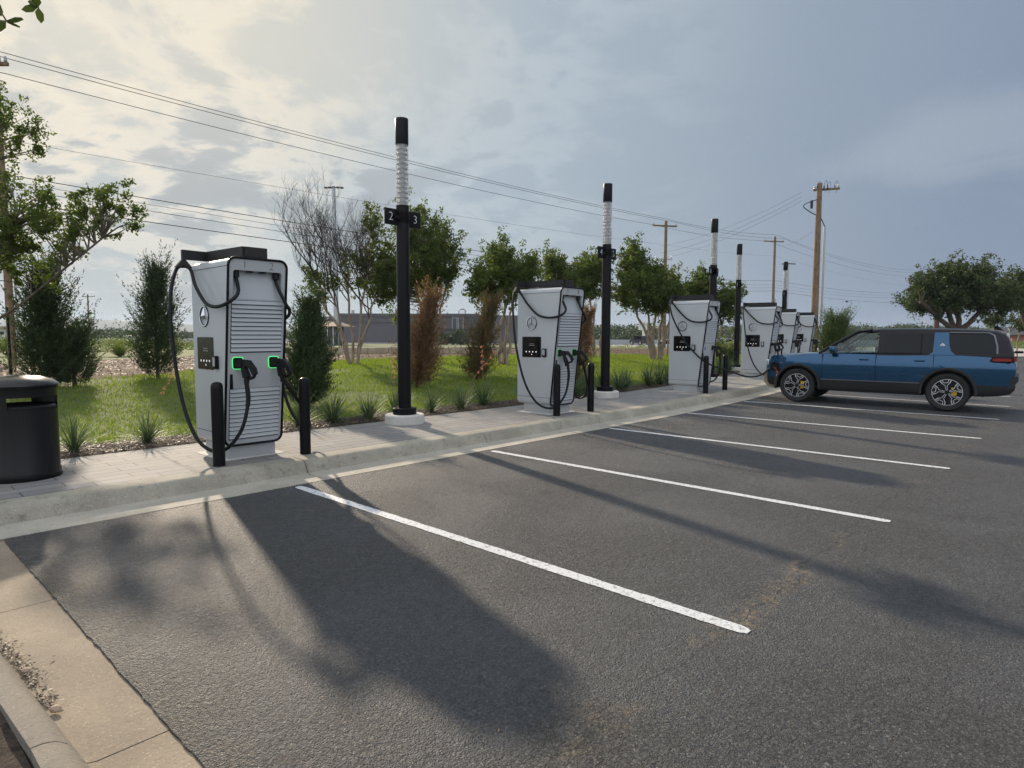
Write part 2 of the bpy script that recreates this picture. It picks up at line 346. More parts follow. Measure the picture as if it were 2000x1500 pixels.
M_twig = mat('bare_twig', (.06, .05, .045), .85)
M_barkm = mat('shaded_bark', rough=.85, fn=f_bark((.09, .07, .055), (.16, .13, .10), 10))
M_leafc = leafmat('crape_leaf', (.046, .078, .022), (.12, .15, .040), .45)
M_leafy = leafmat('yellow_leaf', (.08, .11, .02), (.20, .17, .05))
M_leafo = leafmat('oak_leaf', (.035, .06, .022), (.085, .11, .045), .25)
M_cedg = leafmat('cedar_green', (.028, .052, .026), (.072, .10, .045), .2)
M_cedl = leafmat('cedar_light', (.035, .07, .022), (.10, .14, .045), .2)
M_cedb = leafmat('cedar_brown', (.12, .066, .042), (.26, .155, .10), .3)
M_cedm = leafmat('cedar_mixed', (.06, .06, .03), (.22, .15, .08), .25)
M_yuc = leafmat('yucca_leaf', (.05, .085, .05), (.12, .16, .09), .2)
M_yucd = leafmat('dry_blade', (.28, .23, .14), (.42, .36, .24), .2)
M_pink = leafmat('pink_flower', (.55, .16, .14), (.75, .33, .28), .3)
M_grass = leafmat('grass_blade', (.088, .140, .020), (.225, .285, .048), .45)
M_tall = leafmat('tall_grass', (.09, .13, .045), (.19, .22, .09), .3)
M_chip = leafmat('mulch_chip', (.08, .048, .03), (.24, .15, .10), 0)
M_chipd = leafmat('dark_chip', (.03, .022, .016), (.19, .15, .11), 0)
M_far = leafmat('far_foliage', (.05, .075, .04), (.09, .12, .06), .1)

# ---------------------------------------------------------------- ground, lot, kerbs, pavement
def gh(x, y):
    Y = y-koff(x)
    if Y < 9.27: return -.2 if x < 64 else -.42
    yb0 = float(np.interp(x, [28, 38], [46, 24]))
    z = .125+.36*sst(Y, 10, 20)+.05*noise.noise(Vector((x*.5, y*.5, 0)))*sst(Y, 9.8, 11)+rise(x)
    k = max(sst(Y, yb0, yb0+19), sst(x, 44, 62))
    return z*(1-k)-.42*k
def band(name, xs, prof, zf, mats, mi=None, smooth=40, kind='structure', add=None):   # sweep a (Y, z) profile along x
    b = MB() if add is None else add; n = len(prof); v = []; f = []
    for x in xs:
        for (Y, z) in prof: v.append((x, Y+koff(x), z+zf(x, Y)))
    fs = {}
    for i in range(len(xs)-1):
        for j in range(n-1): fs.setdefault(mi[j] if mi else 0, []).append((i*n+j, (i+1)*n+j, (i+1)*n+j+1, i*n+j+1))
    k = b.n; b.v += v; b.n += len(v)
    for a, ff in fs.items(): b.f += [tuple(q+k for q in g) for g in ff]; b.m += [a]*len(ff)
    if add is None: o = b.build(name, mats, smooth=smooth, fix=False); o['kind'] = kind; return o
gx = np.concatenate([[-4500, -2500, -1200, -600, -300, -150, -80, -45, -25, -14], np.arange(-10, 46, .8), [47, 49, 52, 55, 58, 61, 63.9, 64.1, 70, 80, 100, 150, 300, 600, 1200, 2500, 4500]])
gy = np.concatenate([[-4500, -2000, -900, -300, -120, -60, -30, -10, 5], np.arange(8.9, 13, .3), np.arange(13, 60, .8), [62, 66, 70, 80, 100, 150, 300, 600, 1200, 2500, 4500]])
GV = []
for x in gx:
    for y in gy:
        yy = y+(koff(x) if 8 < y < 60 else 0); GV.append((x, yy, gh(x, yy)))
ny = len(gy); GF = np.array([(i*ny+j, (i+1)*ny+j, (i+1)*ny+j+1, i*ny+j+1) for i in range(len(gx)-1) for j in range(ny-1)])
g = fastmesh('ground', np.array(GV), GF, M_ground); g['kind'] = 'structure'; g.data.polygons.foreach_set('use_smooth', [True]*len(GF))

def lz(x, Y): return rise(x)*sst(Y, 1, 6.5)
ys = [-40, -20, -8, -3, 0, 1]+list(np.arange(1.5, 6.5, .04))+[6.54]
o = band('asphalt_lot', [.925, .93, 1.5, 2, 3, 4.5, 6, 8, 10, 12, 14, 16, 18, 20, 22, 24, 26, 28, 31, 34, 40, 50, 64], [(y, 0) for y in ys], lz, M_asph)
for v in o.data.vertices:
    if v.co.x < .9275: v.co.z = -.05
    if v.co.x < .94: v.co.x +=   .006*noise.noise(Vector((0, v.co.y*3, 2)))+.009*noise.noise(Vector((0, v.co.y*14, 5)))
kp = [(6.545, -.2), (6.545, .004), (6.93, -.006), (6.985, .01), (7.02, .06), (7.045, .115), (7.08, .145), (7.14, .156), (7.34, .157), (7.34, -.2)]
kb = MB(); js = [-8.3, -5.25, -2.2, .85]+[3.92+3.05*i for i in range(12)]
for a, b_ in zip(js[:-1], js[1:]):
    xs = list(np.linspace(a+.006, b_-.006, 5)); band('', xs, kp, lambda x, Y: rise(x), None, [0, 1, 1, 0, 0, 0, 0, 0, 0], add=kb)
    for x in (xs[0], xs[-1]):
        k = kb.n; kb.add([(x, Y+koff(x), z+rise(x)) for Y, z in kp], [tuple(range(len(kp)))], 0)
o = kb.build('kerb', [M_kerb, M_pan], smooth=35, fix=False); o['kind'] = 'structure'
o = band('pavement', [-8]+list(np.linspace(-4, 37, 42)), [(7.342, -.15), (7.342, .152), (9.28, .152), (9.28, -.1)], lambda x, Y: rise(x), M_paver)
# left island: gutter pan, kerb and soil, running away from the camera
b = MB(); lp = [(.95, -.2), (.95, -.012), (.61, -.014), (.575, -.006), (.555, .02), (.54, .06), (.515, .105), (.48, .132), (.44, .142), (.40, .142), (.40, -.1)]
jl = [-4.0, -.2, 2.86, 4.85, 6.54]
kx_ = lambda x, y: x if x > .9 else x+min(.05, max(-.03, (3.9-y)*.047))
for a, c in zip(jl[:-1], jl[1:]):
    a += .004; c -= .004; n = len(lp)
    yl = np.linspace(a, c, 9); v = [(kx_(x, y), y, z) for y in yl for x, z in lp]; k = b.n; b.v += v; b.n += len(v)
    for i in range(8):
        for j in range(n-1): b.f.append((k+i*n+j, k+i*n+j+1, k+(i+1)*n+j+1, k+(i+1)*n+j)); b.m.append(1 if j in (1, 2) else 0)
    b.f.append(tuple(k+j for j in range(n))); b.m.append(0); b.f.append(tuple(k+8*n+j for j in range(n))); b.m.append(0)
o = b.build('island_kerb', [M_kerb2, M_pan2], smooth=35); o['kind'] = 'structure'
b = MB(); xs = np.linspace(-8, .44, 40); ys_ = np.linspace(-5, 6.9, 50)
v = [(x-.03*(x > .4)*(y > 4), y, .10+.03*noise.noise(Vector((x*2, y*2, 1)))) for x in xs for y in ys_]
b.add(v, [(i*50+j, (i+1)*50+j, (i+1)*50+j+1, i*50+j+1) for i in range(39) for j in range(49)])
o = b.build('island_soil', M_mulchd, smooth=60); o['kind'] = 'structure'

# stall stripes (each one painted line)
SX = [(3.50, 6.47, 3.50, 1.40), (6.53, 6.45, 6.51, 1.35), (9.60, 6.49, 9.66, 1.37), (12.64, 6.55, 12.86, 1.42), (15.72, 6.62, 16.08, 1.50), (18.85, 6.85, 19.19, 1.61), (22.0, 7.2, 22.33, 1.86), (25.3, 7.9, 25.7, 2.5)]
lab = ['painted stall line nearest the camera', 'painted stall line second from the camera', 'painted stall line third from the camera', 'painted stall line fourth from the camera', 'painted stall line on the near side of the blue car', 'painted stall line seen under the blue car', 'painted stall line beyond the blue car', 'farthest painted stall line']
for (xa, ya, xb, yb), lb in zip(SX, lab):
    b = MB(); n = 150; L = []; Rr = []
    for i in range(n+1):
        u = i/n; x = xa+(xb-xa)*u; y = ya+(yb-ya)*u; w = .052+.006*noise.noise(Vector((x*9, y*9, 3)))+.006*noise.noise(Vector((x*31, y*31, 3))); w *= min(1, .55+min(i, n-i)*.35)
        z = lz(x, y-koff(x))+.004
        L.append((x-w, y, z)); Rr.append((x+w, y, z))
    L[0] = (L[0][0], L[0][1]-.0, L[0][2])
    b.add(L+Rr, [(i, n+1+i, n+2+i, i+1) for i in range(n)])
    o = b.build('stall_line', M_stripe, fix=False); o['kind'] = 'structure'

# mulch beds laid over the soil
def mulch(name, xs, ylo, yhi, n, dz):
    v = []; xs = list(xs)
    for i, x in enumerate(xs):
        a = ylo(x); c = yhi(x)
        for j in range(n+1):
            y = a+(c-a)*j/n; v.append((x, y, max(gh(x, y), .06)+dz-(.05 if j in (0, n) else 0)+.012*noise.noise(Vector((x*6, y*6, 0)))))
    f = np.array([(i*(n+1)+j, (i+1)*(n+1)+j, (i+1)*(n+1)+j+1, i*(n+1)+j+1) for i in range(len(xs)-1) for j in range(n)])
    o = fastmesh(name, np.array(v), f, M_mulch); o.data.polygons.foreach_set('use_smooth', [True]*len(f)); o['kind'] = 'structure'
jit = lambda x, s, a: a*noise.noise(Vector((x*s, 5.5, 0)))
M_mulch, M_mulchf = M_mulchd, M_mulch
mulch('mulch_strip', np.arange(-6, 36, .2), lambda x: 9.285+koff(x), lambda x: 10.35+koff(x)+jit(x, 1.3, .35)+jit(x, 5, .15), 8, .035)
yb_ = lambda x: float(np.interp(x, [-10, 0, 6.5, 11, 15.4, 23, 34.7, 45], [17, 18.5, 20, 23.2, 25, 24.3, 19.3, 16]))
M_mulch = M_mulchf
mulch('mulch_bed', np.arange(-12, 42, .35), lambda x: yb_(x)+jit(x, .9, 1.0)+jit(x, 3, .5), lambda x: float(np.interp(x, [-10, 10, 26, 33, 42], [27, 33, 43, 31, 24])), 24, .045)

# roads beyond
def sheet(name, px, z, m):
    b = MB(); b.add([tuple(onz(x, y, z)) for x, y in px], [tuple(range(len(px)))]); o = b.build(name, m, fix=False); o['kind'] = 'structure'; return o
sheet('frontage_road', [(1100, 686), (1390, 697), (1700, 700), (2200, 694), (2200, 682), (1700, 678), (1400, 672), (1100, 671)], -.33, M_roadc)
sheet('road', [(420, 671), (1080, 671), (1080, 666), (420, 666)], -.36, M_roadc)

# ---------------------------------------------------------------- blades, chips, leaves
def tri_field(P, H, Wd, lean, ang):              # vertical blades: arrays
    n = len(P); dx = np.cos(ang)*Wd/2; dy = np.sin(ang)*Wd/2
    la = rng.uniform(0, 2*np.pi, n); V = np.empty((n, 3, 3))
    V[:, 0] = P+np.stack([-dx, -dy, 0*dx], 1); V[:, 1] = P+np.stack([dx, dy, 0*dx], 1)
    V[:, 2] = P+np.stack([np.cos(la)*lean*H, np.sin(la)*lean*H, H], 1)
    return V.reshape(-1, 3), np.arange(n*3).reshape(n, 3)
def grass_field():
    N = 170000; x = rng.uniform(-3, 41, N*2); Y = 9.9+(rng.random(N*2)**1.6)*17; P = []
    keep = []
    for a, Yv in zip(x, Y):
        y = Yv+koff(a); lim = yb_(a)+jit(a, .9, 1.0)+jit(a, 3, .5)
        if y > lim+.1 and rng.random() > .03: continue
        if y < 10.35+koff(a)+jit(a, 1.3, .35)+jit(a, 5, .15)-.05: continue
        if noise.noise(Vector((a*.35, y*.35, 9))) < -.42 and rng.random() < .6: continue
        P.append((a, y, gh(a, y)-.005))
        if len(P) >= N: break
    P = np.array(P); n = len(P); d = np.hypot(P[:, 0], P[:, 1])
    H = rng.uniform(.035, .085, n)*(1+.25*(d > 18)); V, F = tri_field(P, H, rng.uniform(.008, .016, n)*(1+(d-10).clip(0)/14), .5, rng.uniform(0, np.pi, n))
    return V, F
V, F = grass_field(); o = fastmesh('grass', V, F, M_grass); o['kind'] = 'stuff'
def chips(P, smin, smax, mat_, name, lift=.012):
    n = len(P); a = rng.uniform(0, 2*np.pi, n); L = rng.uniform(smin, smax, n); w = L*rng.uniform(.2, .5, n)
    d = np.stack([np.cos(a), np.sin(a), rng.uniform(-.5, .5, n)], 1)*L[:, None]/2; e = np.stack([-np.sin(a), np.cos(a), rng.uniform(-.5, .5, n)], 1)*w[:, None]/2
    P = P+np.array([0, 0, 1])*rng.uniform(.2, 1, n)[:, None]*lift
    V = np.stack([P-d, P-e, P+d, P+e], 1).reshape(-1, 3); o = fastmesh(name, V, np.arange(n*4).reshape(n, 4), mat_); o['kind'] = 'stuff'; return o
def bedpts(n, x0, x1, ya, yb2, dz):
    P = []
    for _ in range(n):
        x = random.uniform(x0, x1); y = ya(x)+(yb2(x)-ya(x))*random.random(); P.append((x, y, max(gh(x, y), .06)+dz))
    return np.array(P)
Pn = bedpts(26000, -2, 30, lambda x: 9.29+koff(x), lambda x: 10.3+koff(x)+jit(x, 1.3, .35)+jit(x, 5, .15), .04)
chips(Pn, .015, .055, M_chipd, 'mulch_chips', .02)
Pf = bedpts(30000, -4, 40, lambda x: yb_(x)+jit(x, .9, 1.0)+jit(x, 3, .5), lambda x: float(np.interp(x, [-10, 10, 26, 33, 42], [26, 32, 42, 30, 23])), .05)
chips(Pf, .03, .11, M_chip, 'bark_litter', .05)

def leafcloud(C, Rr, n, size, flat=.7):           # C (k,3) cluster centres, Rr (k,) radii, n leaves each
    k = len(C); c = np.repeat(C, n, 0); r = np.repeat(Rr, n)
    d = rng.normal(size=(k*n, 3)); d /= np.linalg.norm(d, axis=1)[:, None]; d *= (rng.random(k*n)**.45*r)[:, None]; d[:, 2] *= flat
    P = c+d; m_ = len(P)
    a = rng.normal(size=(m_, 3)); a /= np.linalg.norm(a, axis=1)[:, None]; b = np.cross(a, rng.normal(size=(m_, 3))); b /= np.linalg.norm(b, axis=1)[:, None]
    s = rng.uniform(.6, 1.3, m_)[:, None]*size; a = a*s; b = b*s*.5
    V = np.stack([P-a, P+b, P+a, P-b], 1).reshape(-1, 3); return V, np.arange(m_*4).reshape(m_, 4)

def crape(name, base, stems, blobs, ncl, nleaf, size, mleaf, mbark, label, group, cat='tree', stemr=.045, extra=None, twigs=0, twigbox=None, fork=.55, rad=(.22, .42), bole=0):
    """stems: lean offsets of the trunks; blobs: crown ellipsoids (centre offset, radii) relative to base"""
    root = empty(name, base, 0, label, cat, group); bk = MB(); C = []; Rr = []
    wsum = np.array([b_[1][0]*b_[1][1]*b_[1][2] for b_ in blobs])**.7; wsum = wsum/wsum.sum()
    for i in range(ncl):
        c, r = blobs[rng.choice(len(blobs), p=wsum)]
        d = rng.normal(size=3); d /= np.linalg.norm(d); q = rng.uniform(.5, 1.0)**.5*np.array([1, 1, 1])
        C.append(np.array(c)+d*np.array(r)*rng.uniform(.35, 1.02)); Rr.append(rng.uniform(*rad))
    C = np.array(C); Rr = np.array(Rr)
    tops = []
    for (lx, ly, h) in stems:
        k = 7; hl = math.hypot(lx, ly)+.01; sx, sy = lx/hl*stemr*2.4, ly/hl*stemr*2.4; pts = [(sx, sy, -.12)]
        for j in range(1, k+1):
            u = j/k; wb = .012*h; pts.append((sx*(1-u)+lx*u**1.15+random.uniform(-wb, wb)*2, sy*(1-u)+ly*u**1.15+random.uniform(-wb, wb)*2, h*u))
        if bole: pts = [(0, 0, -.2), (.02, 0, bole*.5), (0, .02, bole)]+[(lx*u**.9+random.uniform(-.12, .12), ly*u**.9+random.uniform(-.12, .12), bole+(h-bole)*u) for u in (.25, .5, .75, 1)]
        p = smoothpath(pts, 4); bk.tube(p, [stemr*(1.15-.65*i/len(p)) for i in range(len(p))], 8); tops.append(p)
    for c in C:
        best = None
        for p in tops:
            for j in range(int(len(p)*fork), len(p)):
                d_ = (Vector(c)-p[j]).length+max(0, p[j].z-c[2]+.2)*1.5
                if best is None or d_ < best[0]: best = (d_, p[j], 1-j/len(p))
        q = best[1]; v = Vector(c)
        mid = q.lerp(v, .5)+Vector((random.uniform(-.12, .12), random.uniform(-.12, .12), random.uniform(-.05, .15)))
        bk.tube(smoothpath([q, mid, v], 4), [.018*(1-.8*i/8) for i in range(9)], 4, cap=False)
    if twigs:
        (tx0, tx1), (ty0, ty1), (tz0, tz1) = twigbox
        def grow(q, dv, L, r, lvl):
            dv = dv.normalized(); up_ = Vector((0, 0, 1)); pts = [q]; d_ = dv.copy()
            for k in range(5):
                d_ = (d_+up_*.10+Vector((random.gauss(0, .11), random.gauss(0, .11), random.gauss(0, .05)))).normalized(); pts.append(pts[-1]+d_*L/5)
            bk.tube(smoothpath(pts, 2), [r*(1-.65*i/10) for i in range(11)], 6 if lvl == 0 else 3, 1, cap=False)
            if lvl >= 3: return
            for _ in range((6, 5, 4)[lvl]):
                k = random.randint(2, 5); base_ = pts[k]; sd = (d_*1.0+Vector((random.gauss(0, .55), random.gauss(0, .55), random.uniform(-.1, .6)))).normalized()
                grow(base_, sd, L*random.uniform(.42, .68), r*.48, lvl+1)
        for p in tops:
            for _ in range(max(1, twigs//len(tops))):
                q = p[random.randint(int(len(p)*.55), len(p)-1)]; tgt = Vector((random.uniform(tx0, tx1), random.uniform(ty0, ty1), random.uniform(tz0, tz1)))
                grow(q, tgt-q, min(2.0, (tgt-q).length*.75), .026, 0)
    if extra: extra(bk)
    bk.build('trunk', [mbark, M_twig], root, smooth=60, fix=False)
    ctr = C.mean(0); sub = []; sr = []
    for c, r in zip(C, Rr):
        d = (c-ctr)/(np.linalg.norm(c-ctr)+.1)*.8+np.array([0, 0, rng.uniform(.2, 1.2)])+rng.normal(size=3)*.45; d /= np.linalg.norm(d); Ls = r*rng.uniform(.9, 2.6)
        for j in range(5): u = j/4; sub.append(c+d*Ls*(u-.35)+rng.normal(size=3)*r*.18); sr.append(r*(.70-.22*u))
    V, F = leafcloud(np.array(sub), np.array(sr), max(6, int(nleaf*.22)), size, .9); fastmesh('crown', V, F, mleaf, root); return root

def cedar(name, base, h, r, lean, mleaf, label, group, n=520, cat='shrub', spread=1.0, flip=0, top=.12, pw=1.0):
    root = empty(name, base, 0, label, cat, group); bk = MB(); lx, ly = lean
    bk.tube([(0, 0, -.1), (lx*.3, ly*.3, h*.45), (lx*.85, ly*.85, h*.9)], [.05, .03, .008], 6); bk.build('trunk', M_barkd, root, smooth=60, fix=False)
    Vs = []
    n = int(n*1.35); r *= 1.22
    for i in range(n):
        u = rng.random()**1.05; zc = .02*h+u*h*.9; prof = (math.sin(min(1, (u+.22)/.42)*math.pi/2)**.8)*(1-max(0, u-.16)/.84)**pw
        a = rng.uniform(0, 2*np.pi); nz_ = 1+.95*noise.noise(Vector((math.cos(a)*1.3+base[0]*3, math.sin(a)*1.3, u*5.5))); rr = r*prof*rng.uniform(.1, 1.0)*nz_+top*.3
        c = np.array([lx*u**1.3+math.cos(a)*rr*.45, ly*u**1.3+math.sin(a)*rr*.45, zc*.92])
        L = rng.uniform(.28, .85)*(r/.8)*(1.15-.3*u)*nz_; up = rng.uniform(.6, 1.7)*spread+u*.9
        d = np.array([math.cos(a), math.sin(a), up]); d = d+np.array([lx, ly, 0])*.25; d /= np.linalg.norm(d)
        k = 26; tt = rng.random(k)[:, None]; s = c+d*L*tt+rng.normal(size=(k, 3))*.035*(1.25-tt)
        e = d+rng.normal(size=(k, 3))*.45; e /= np.linalg.norm(e, axis=1)[:, None]; ln = rng.uniform(.05, .13, k)[:, None]*(1.1-.4*tt)
        w = np.cross(e, rng.normal(size=(k, 3))); w /= np.linalg.norm(w, axis=1)[:, None]; w *= .011*(r/.8)**.5
        Vs.append(np.stack([s-w, s+w, s+e*ln], 1).reshape(-1, 3))
    V = np.concatenate(Vs); fastmesh('foliage', V, np.arange(len(V)).reshape(-1, 3), mleaf, root); return root

def blades(b, n, L, w, spread, cx=0, cy=0, z=0, droop=.5, mi=0, lo=.55):
    for _ in range(n):
        a = random.uniform(0, 2*math.pi); l = L*random.uniform(lo, 1.1); e = random.random()**.8*spread
        px, py = cx+random.uniform(-.03, .03), cy+random.uniform(-.03, .03); pts = []; el = math.pi/2-e
        x = y = 0; zc = 0; st = 5
        for k in range(st+1):
            pts.append((px+math.cos(a)*x, py+math.sin(a)*x, z+zc)); el2 = el-droop*(k/st)**1.5*(.3+e); x += math.cos(el2)*l/st; zc += math.sin(el2)*l/st
        s_, c_ = math.sin(a), math.cos(a); v = []
        for k, p in enumerate(pts): ww = w*(1-k/st)**.6*.5+.0006; v += [(p[0]-s_*ww, p[1]+c_*ww, p[2]), (p[0]+s_*ww, p[1]-c_*ww, p[2])]
        b.add(v, [(2*k, 2*k+1, 2*k+3, 2*k+2) for k in range(st)], mi)

# ---------------------------------------------------------------- charging stations
def yf(z): return -.29-(z-.17)/2.25*.26
def textmesh(txt, size, depth=.002):
    c = bpy.data.curves.new('txt', 'FONT'); c.body = txt; c.size = size; c.extrude = depth; c.align_x = 'CENTER'; c.align_y = 'CENTER'; c.resolution_u = 3; c.offset = -.035*size if size < .15 else -.02*size
    o = bpy.data.objects.new('txt', c); S.collection.objects.link(o); dg = bpy.context.evaluated_depsgraph_get()
    me = bpy.data.meshes.new_from_object(o.evaluated_get(dg)); bpy.data.objects.remove(o); bpy.data.curves.remove(c); return me
def text(name, txt, size, loc, m, parent, rot=(math.pi/2, 0, 0)):
    me = textmesh(txt, size); me.materials.clear(); me.materials.append(m); o = link(name, me, parent); o.location = loc; o.rotation_euler = rot; return o
def star_mb(r):                                    # ring with a three-pointed star, in local XY plane, facing +Z
    b = MB(); n = 40
    ring = [(r*math.cos(2*math.pi*i/n), r*math.sin(2*math.pi*i/n), .006) for i in range(n+1)]
    b.tube(ring, r*.085, 6, cap=False); b.tube([(x*1.0, y*1.0, .0005) for x, y, z in ring], r*.115, 6, 1, cap=False)  # second, dark tube stands in for the shadow around the chrome ring
    for k in range(3):
        a = math.pi/2+k*2*math.pi/3; d = Vector((math.cos(a), math.sin(a), 0)); s = Vector((-d.y, d.x, 0))
        tip = d*r*.97; w = r*.15; l = -d*r*.0+s*w-d*r*.02; q = -s*w-d*r*.02
        b.add([tuple(tip+Vector((0, 0, .006))), tuple(Vector((0, 0, .045))), tuple(l+Vector((0, 0, .003))), tuple(q+Vector((0, 0, .003)))], [(0, 2, 1), (0, 1, 3), (0, 3, 2), (1, 2, 3)])
    return b
def gun_mb():                                      # connector: nose at origin pointing +Y, body towards -Y, lead leaving downwards
    b = MB(); b.prism([(.05, .035), (-.03, .04), (-.05, .02), (-.05, -.03), (-.03, -.04), (.05, -.035)], -.034, .034, 'x')
    b.prism([(-.03, .038), (-.12, .03), (-.185, -.045), (-.20, -.10), (-.165, -.115), (-.135, -.055), (-.10, -.022), (-.075, -.035), (-.115, -.125), (-.095, -.16), (-.05, -.14), (-.03, -.04)], -.023, .023, 'x')
    b.tube([(0, -.195, -.085), (0, -.165, -.135), (0, -.095, -.155)], .016, 8); b.tube([(0, -.08, -.13), (0, -.085, -.20)], [.026, .020], 10)
    return b
CACHE = {}
def shared(key, fn, name, mats, parent, smooth=None, fix=True):
    if key not in CACHE: CACHE[key] = fn().build(name, mats, parent, smooth, fix).data; return bpy.data.objects[-1] if False else [o for o in parent.children if o.data == CACHE[key]][-1]
    return link(name, CACHE[key], parent)
def b_body():
    b = MB(); prof = rrect(-.36, .36, .17, 2.42, .085, 5); n = len(prof)
    v = [(x, yf(z), z) for x, z in prof]+[(x, .55, z) for x, z in prof]
    b.add(v, [(i, (i+1) % n, n+(i+1) % n, n+i) for i in range(n)]+[tuple(range(n, 2*n))]); bb = bmesh.new()
    # front face with the recessed outlet opening at the top
    ov = [bb.verts.new((x, yf(z), z)) for x, z in prof]; hole = rrect(-.30, .30, 1.95, 2.28, .03, 3); hv = [bb.verts.new((x, yf(z), z)) for x, z in hole]
    ed = [bb.edges.new((ov[i], ov[(i+1) % n])) for i in range(n)]+[bb.edges.new((hv[i], hv[(i+1) % len(hv)])) for i in range(len(hv))]
    bmesh.ops.triangle_fill(bb, edges=ed, use_beauty=True, use_dissolve=False); b.bm(bb)
    m_ = len(hole); dep = lambda z: .004+.10*max(0, (z-1.95)/.33)
    vv = [(x, yf(z), z) for x, z in hole]+[(x, yf(z)+dep(z), z) for x, z in hole]
    b.add(vv, [(i, (i+1) % m_, m_+(i+1) % m_, m_+i) for i in range(m_)]+[tuple(range(m_, 2*m_))])
    return b
def b_seam(s, z):
    return lambda: MB().box(s*.3605-.0012, s*.3605+.0012, yf(z)+.02, .548, z-.003, z+.003)
def b_trim():
    b = MB(); p = rrect(-.362, .362, .168, 2.422, .09, 5); pts = [(x, yf(z)-.004, z) for x, z in p]; b.tube(pts+[pts[0], pts[1]], .0155, 8, cap=False)
    return b
def b_louv(z0, z1, n):
    def fn():
        b = MB(); h = (z1-z0)/n; b.add([(-.318, yf(z0)-.003, z0-.006), (.318, yf(z0)-.003, z0-.006), (.318, yf(z1)-.003, z1+.004), (-.318, yf(z1)-.003, z1+.004)], [(0, 1, 2, 3)], 1)
        for i in range(n):
            a = z0+i*h+.009; c = z0+(i+1)*h-.001
            b.prism([(yf(a)-.022, a), (yf(a)-.020, a+.005), (yf(c)-.004, c), (yf(c), c), (yf(a), a+.004)], -.312, .312, 'x', 0)
        return b
    return fn
def b_ped(): return MB().box(-.30, .30, -.25, .43, 0, .172, bev=.008)
def b_pad(): b = MB(); b.box(-.40, .40, -.33, .52, -.02, .006, bev=.004); return b
def b_out(x):
    return lambda: MB().lathe([(.036, 2.20), (.036, 2.26), (.03, 2.279)], 12, M=Matrix.Translation((x, yf(2.24)+.05, 0)))
def b_slot(x):
    return lambda: MB().box(x-.035, x+.035, yf(2.27)+.03, yf(2.27)+.075, 2.262, 2.279)
def b_screen(s):
    def fn():
        b = MB(); b.prism(rrect(-.06, .42, 1.09, 1.49, .02, 3), s*.3605, s*.366, 'x'); return b
    return fn
def b_icons(s):
    def fn():
        b = MB()
        for k in range(4): y = .05+k*.085; b.box(min(s*.3662, s*.3668), max(s*.3662, s*.3668), y, y+.022, 1.185, 1.208)
        b.box(min(s*.3662, s*.3668), max(s*.3662, s*.3668), .165, .18, 1.135, 1.155)
        for z, w in ((1.345, .12), (1.315, .15)):
            for j in range(9): yy = .175-w/2+j*w/9; b.box(min(s*.3662, s*.3668), max(s*.3662, s*.3668), yy, yy+w/9*.7, z, z+.010, 1)
        return b
    return fn
def b_read(s):
    def fn():
        x0, x1 = sorted((s*.36, s*.405)); return MB().box(x0, x1, -.20, -.11, 1.105, 1.265, bev=.008)
    return fn
def b_readf(s):
    def fn():
        x0, x1 = sorted((s*.4052, s*.407)); return MB().box(x0, x1, -.188, -.127, 1.14, 1.245)
    return fn
def b_boom():
    b = MB(); z0, z1 = 2.455, 2.575
    b.prism([(-.24, 2.418), (.24, 2.418), (.12, 2.452), (-.12, 2.452)], -.42, .45, 'y'); b.box(-.11, .15, -.44, -.33, z0, z1, bev=.006)
    b.box(-.02, .06, -.33, .2, 2.44, 2.50)
    for s, x in ((-1, -.115), (1, .155)):
        def slab(p, q, w=.022):
            p = Vector(p); q = Vector(q); d = (q-p).normalized(); nrm = Vector((-d.y, d.x))*w
            b.prism([tuple(p+nrm), tuple(q+nrm), tuple(q-nrm), tuple(p-nrm)], z0, z1, 'z')
        slab((x, -.42), (x+s*.07, .49)); slab((x+s*.065, .485), (x+s*.385, .46))
        tx = x+s*.37; b.prism([(tx-.10, 2.355), (tx-.02, 2.454), (tx+.02, 2.454), (tx+.10, 2.355), (tx+.05, 2.345), (tx, 2.39), (tx-.05, 2.345)], .43, .49, 'y')
    return b
TIPL, TIPR = -.485, .525
CABL = [(-.245, -.46, 2.22), (-.25, -.53, 2.10), (-.29, -.60, 1.99), (-.38, -.58, 1.90), (-.425, -.36, 1.85), (-.43, -.05, 1.90), (-.44, .22, 2.12), (TIPL+.07, .42, 2.33), (TIPL, .46, 2.37), (TIPL-.09, .46, 2.31), (-.68, .38, 1.95), (-.70, .28, 1.3), (-.67, .08, .62), (-.60, -.18, .23), (-.46, -.45, .15), (-.30, -.60, .38), (-.21, -.62, .72), (-.22, -.605, 1.0)]
CABR = [(.245, -.46, 2.22), (.255, -.53, 2.08), (.31, -.58, 1.92), (.39, -.54, 1.80), (.44, -.28, 1.72), (.46, .0, 1.78), (.50, .25, 2.02), (TIPR-.06, .42, 2.33), (TIPR, .46, 2.37), (TIPR+.09, .44, 2.28), (.66, .35, 1.7), (.68, .30, 1.0), (.72, .15, .52), (.82, -.05, .24), (.80, -.25, .28), (.62, -.45, .52), (.36, -.58, .82), (.23, -.61, 1.0)]
def b_cable(pts):
    def fn(): b = MB(); p = smoothpath(pts, 7); b.tube(p, .0215, 9); b.tube(p[-9:], .027, 9); return b
    return fn
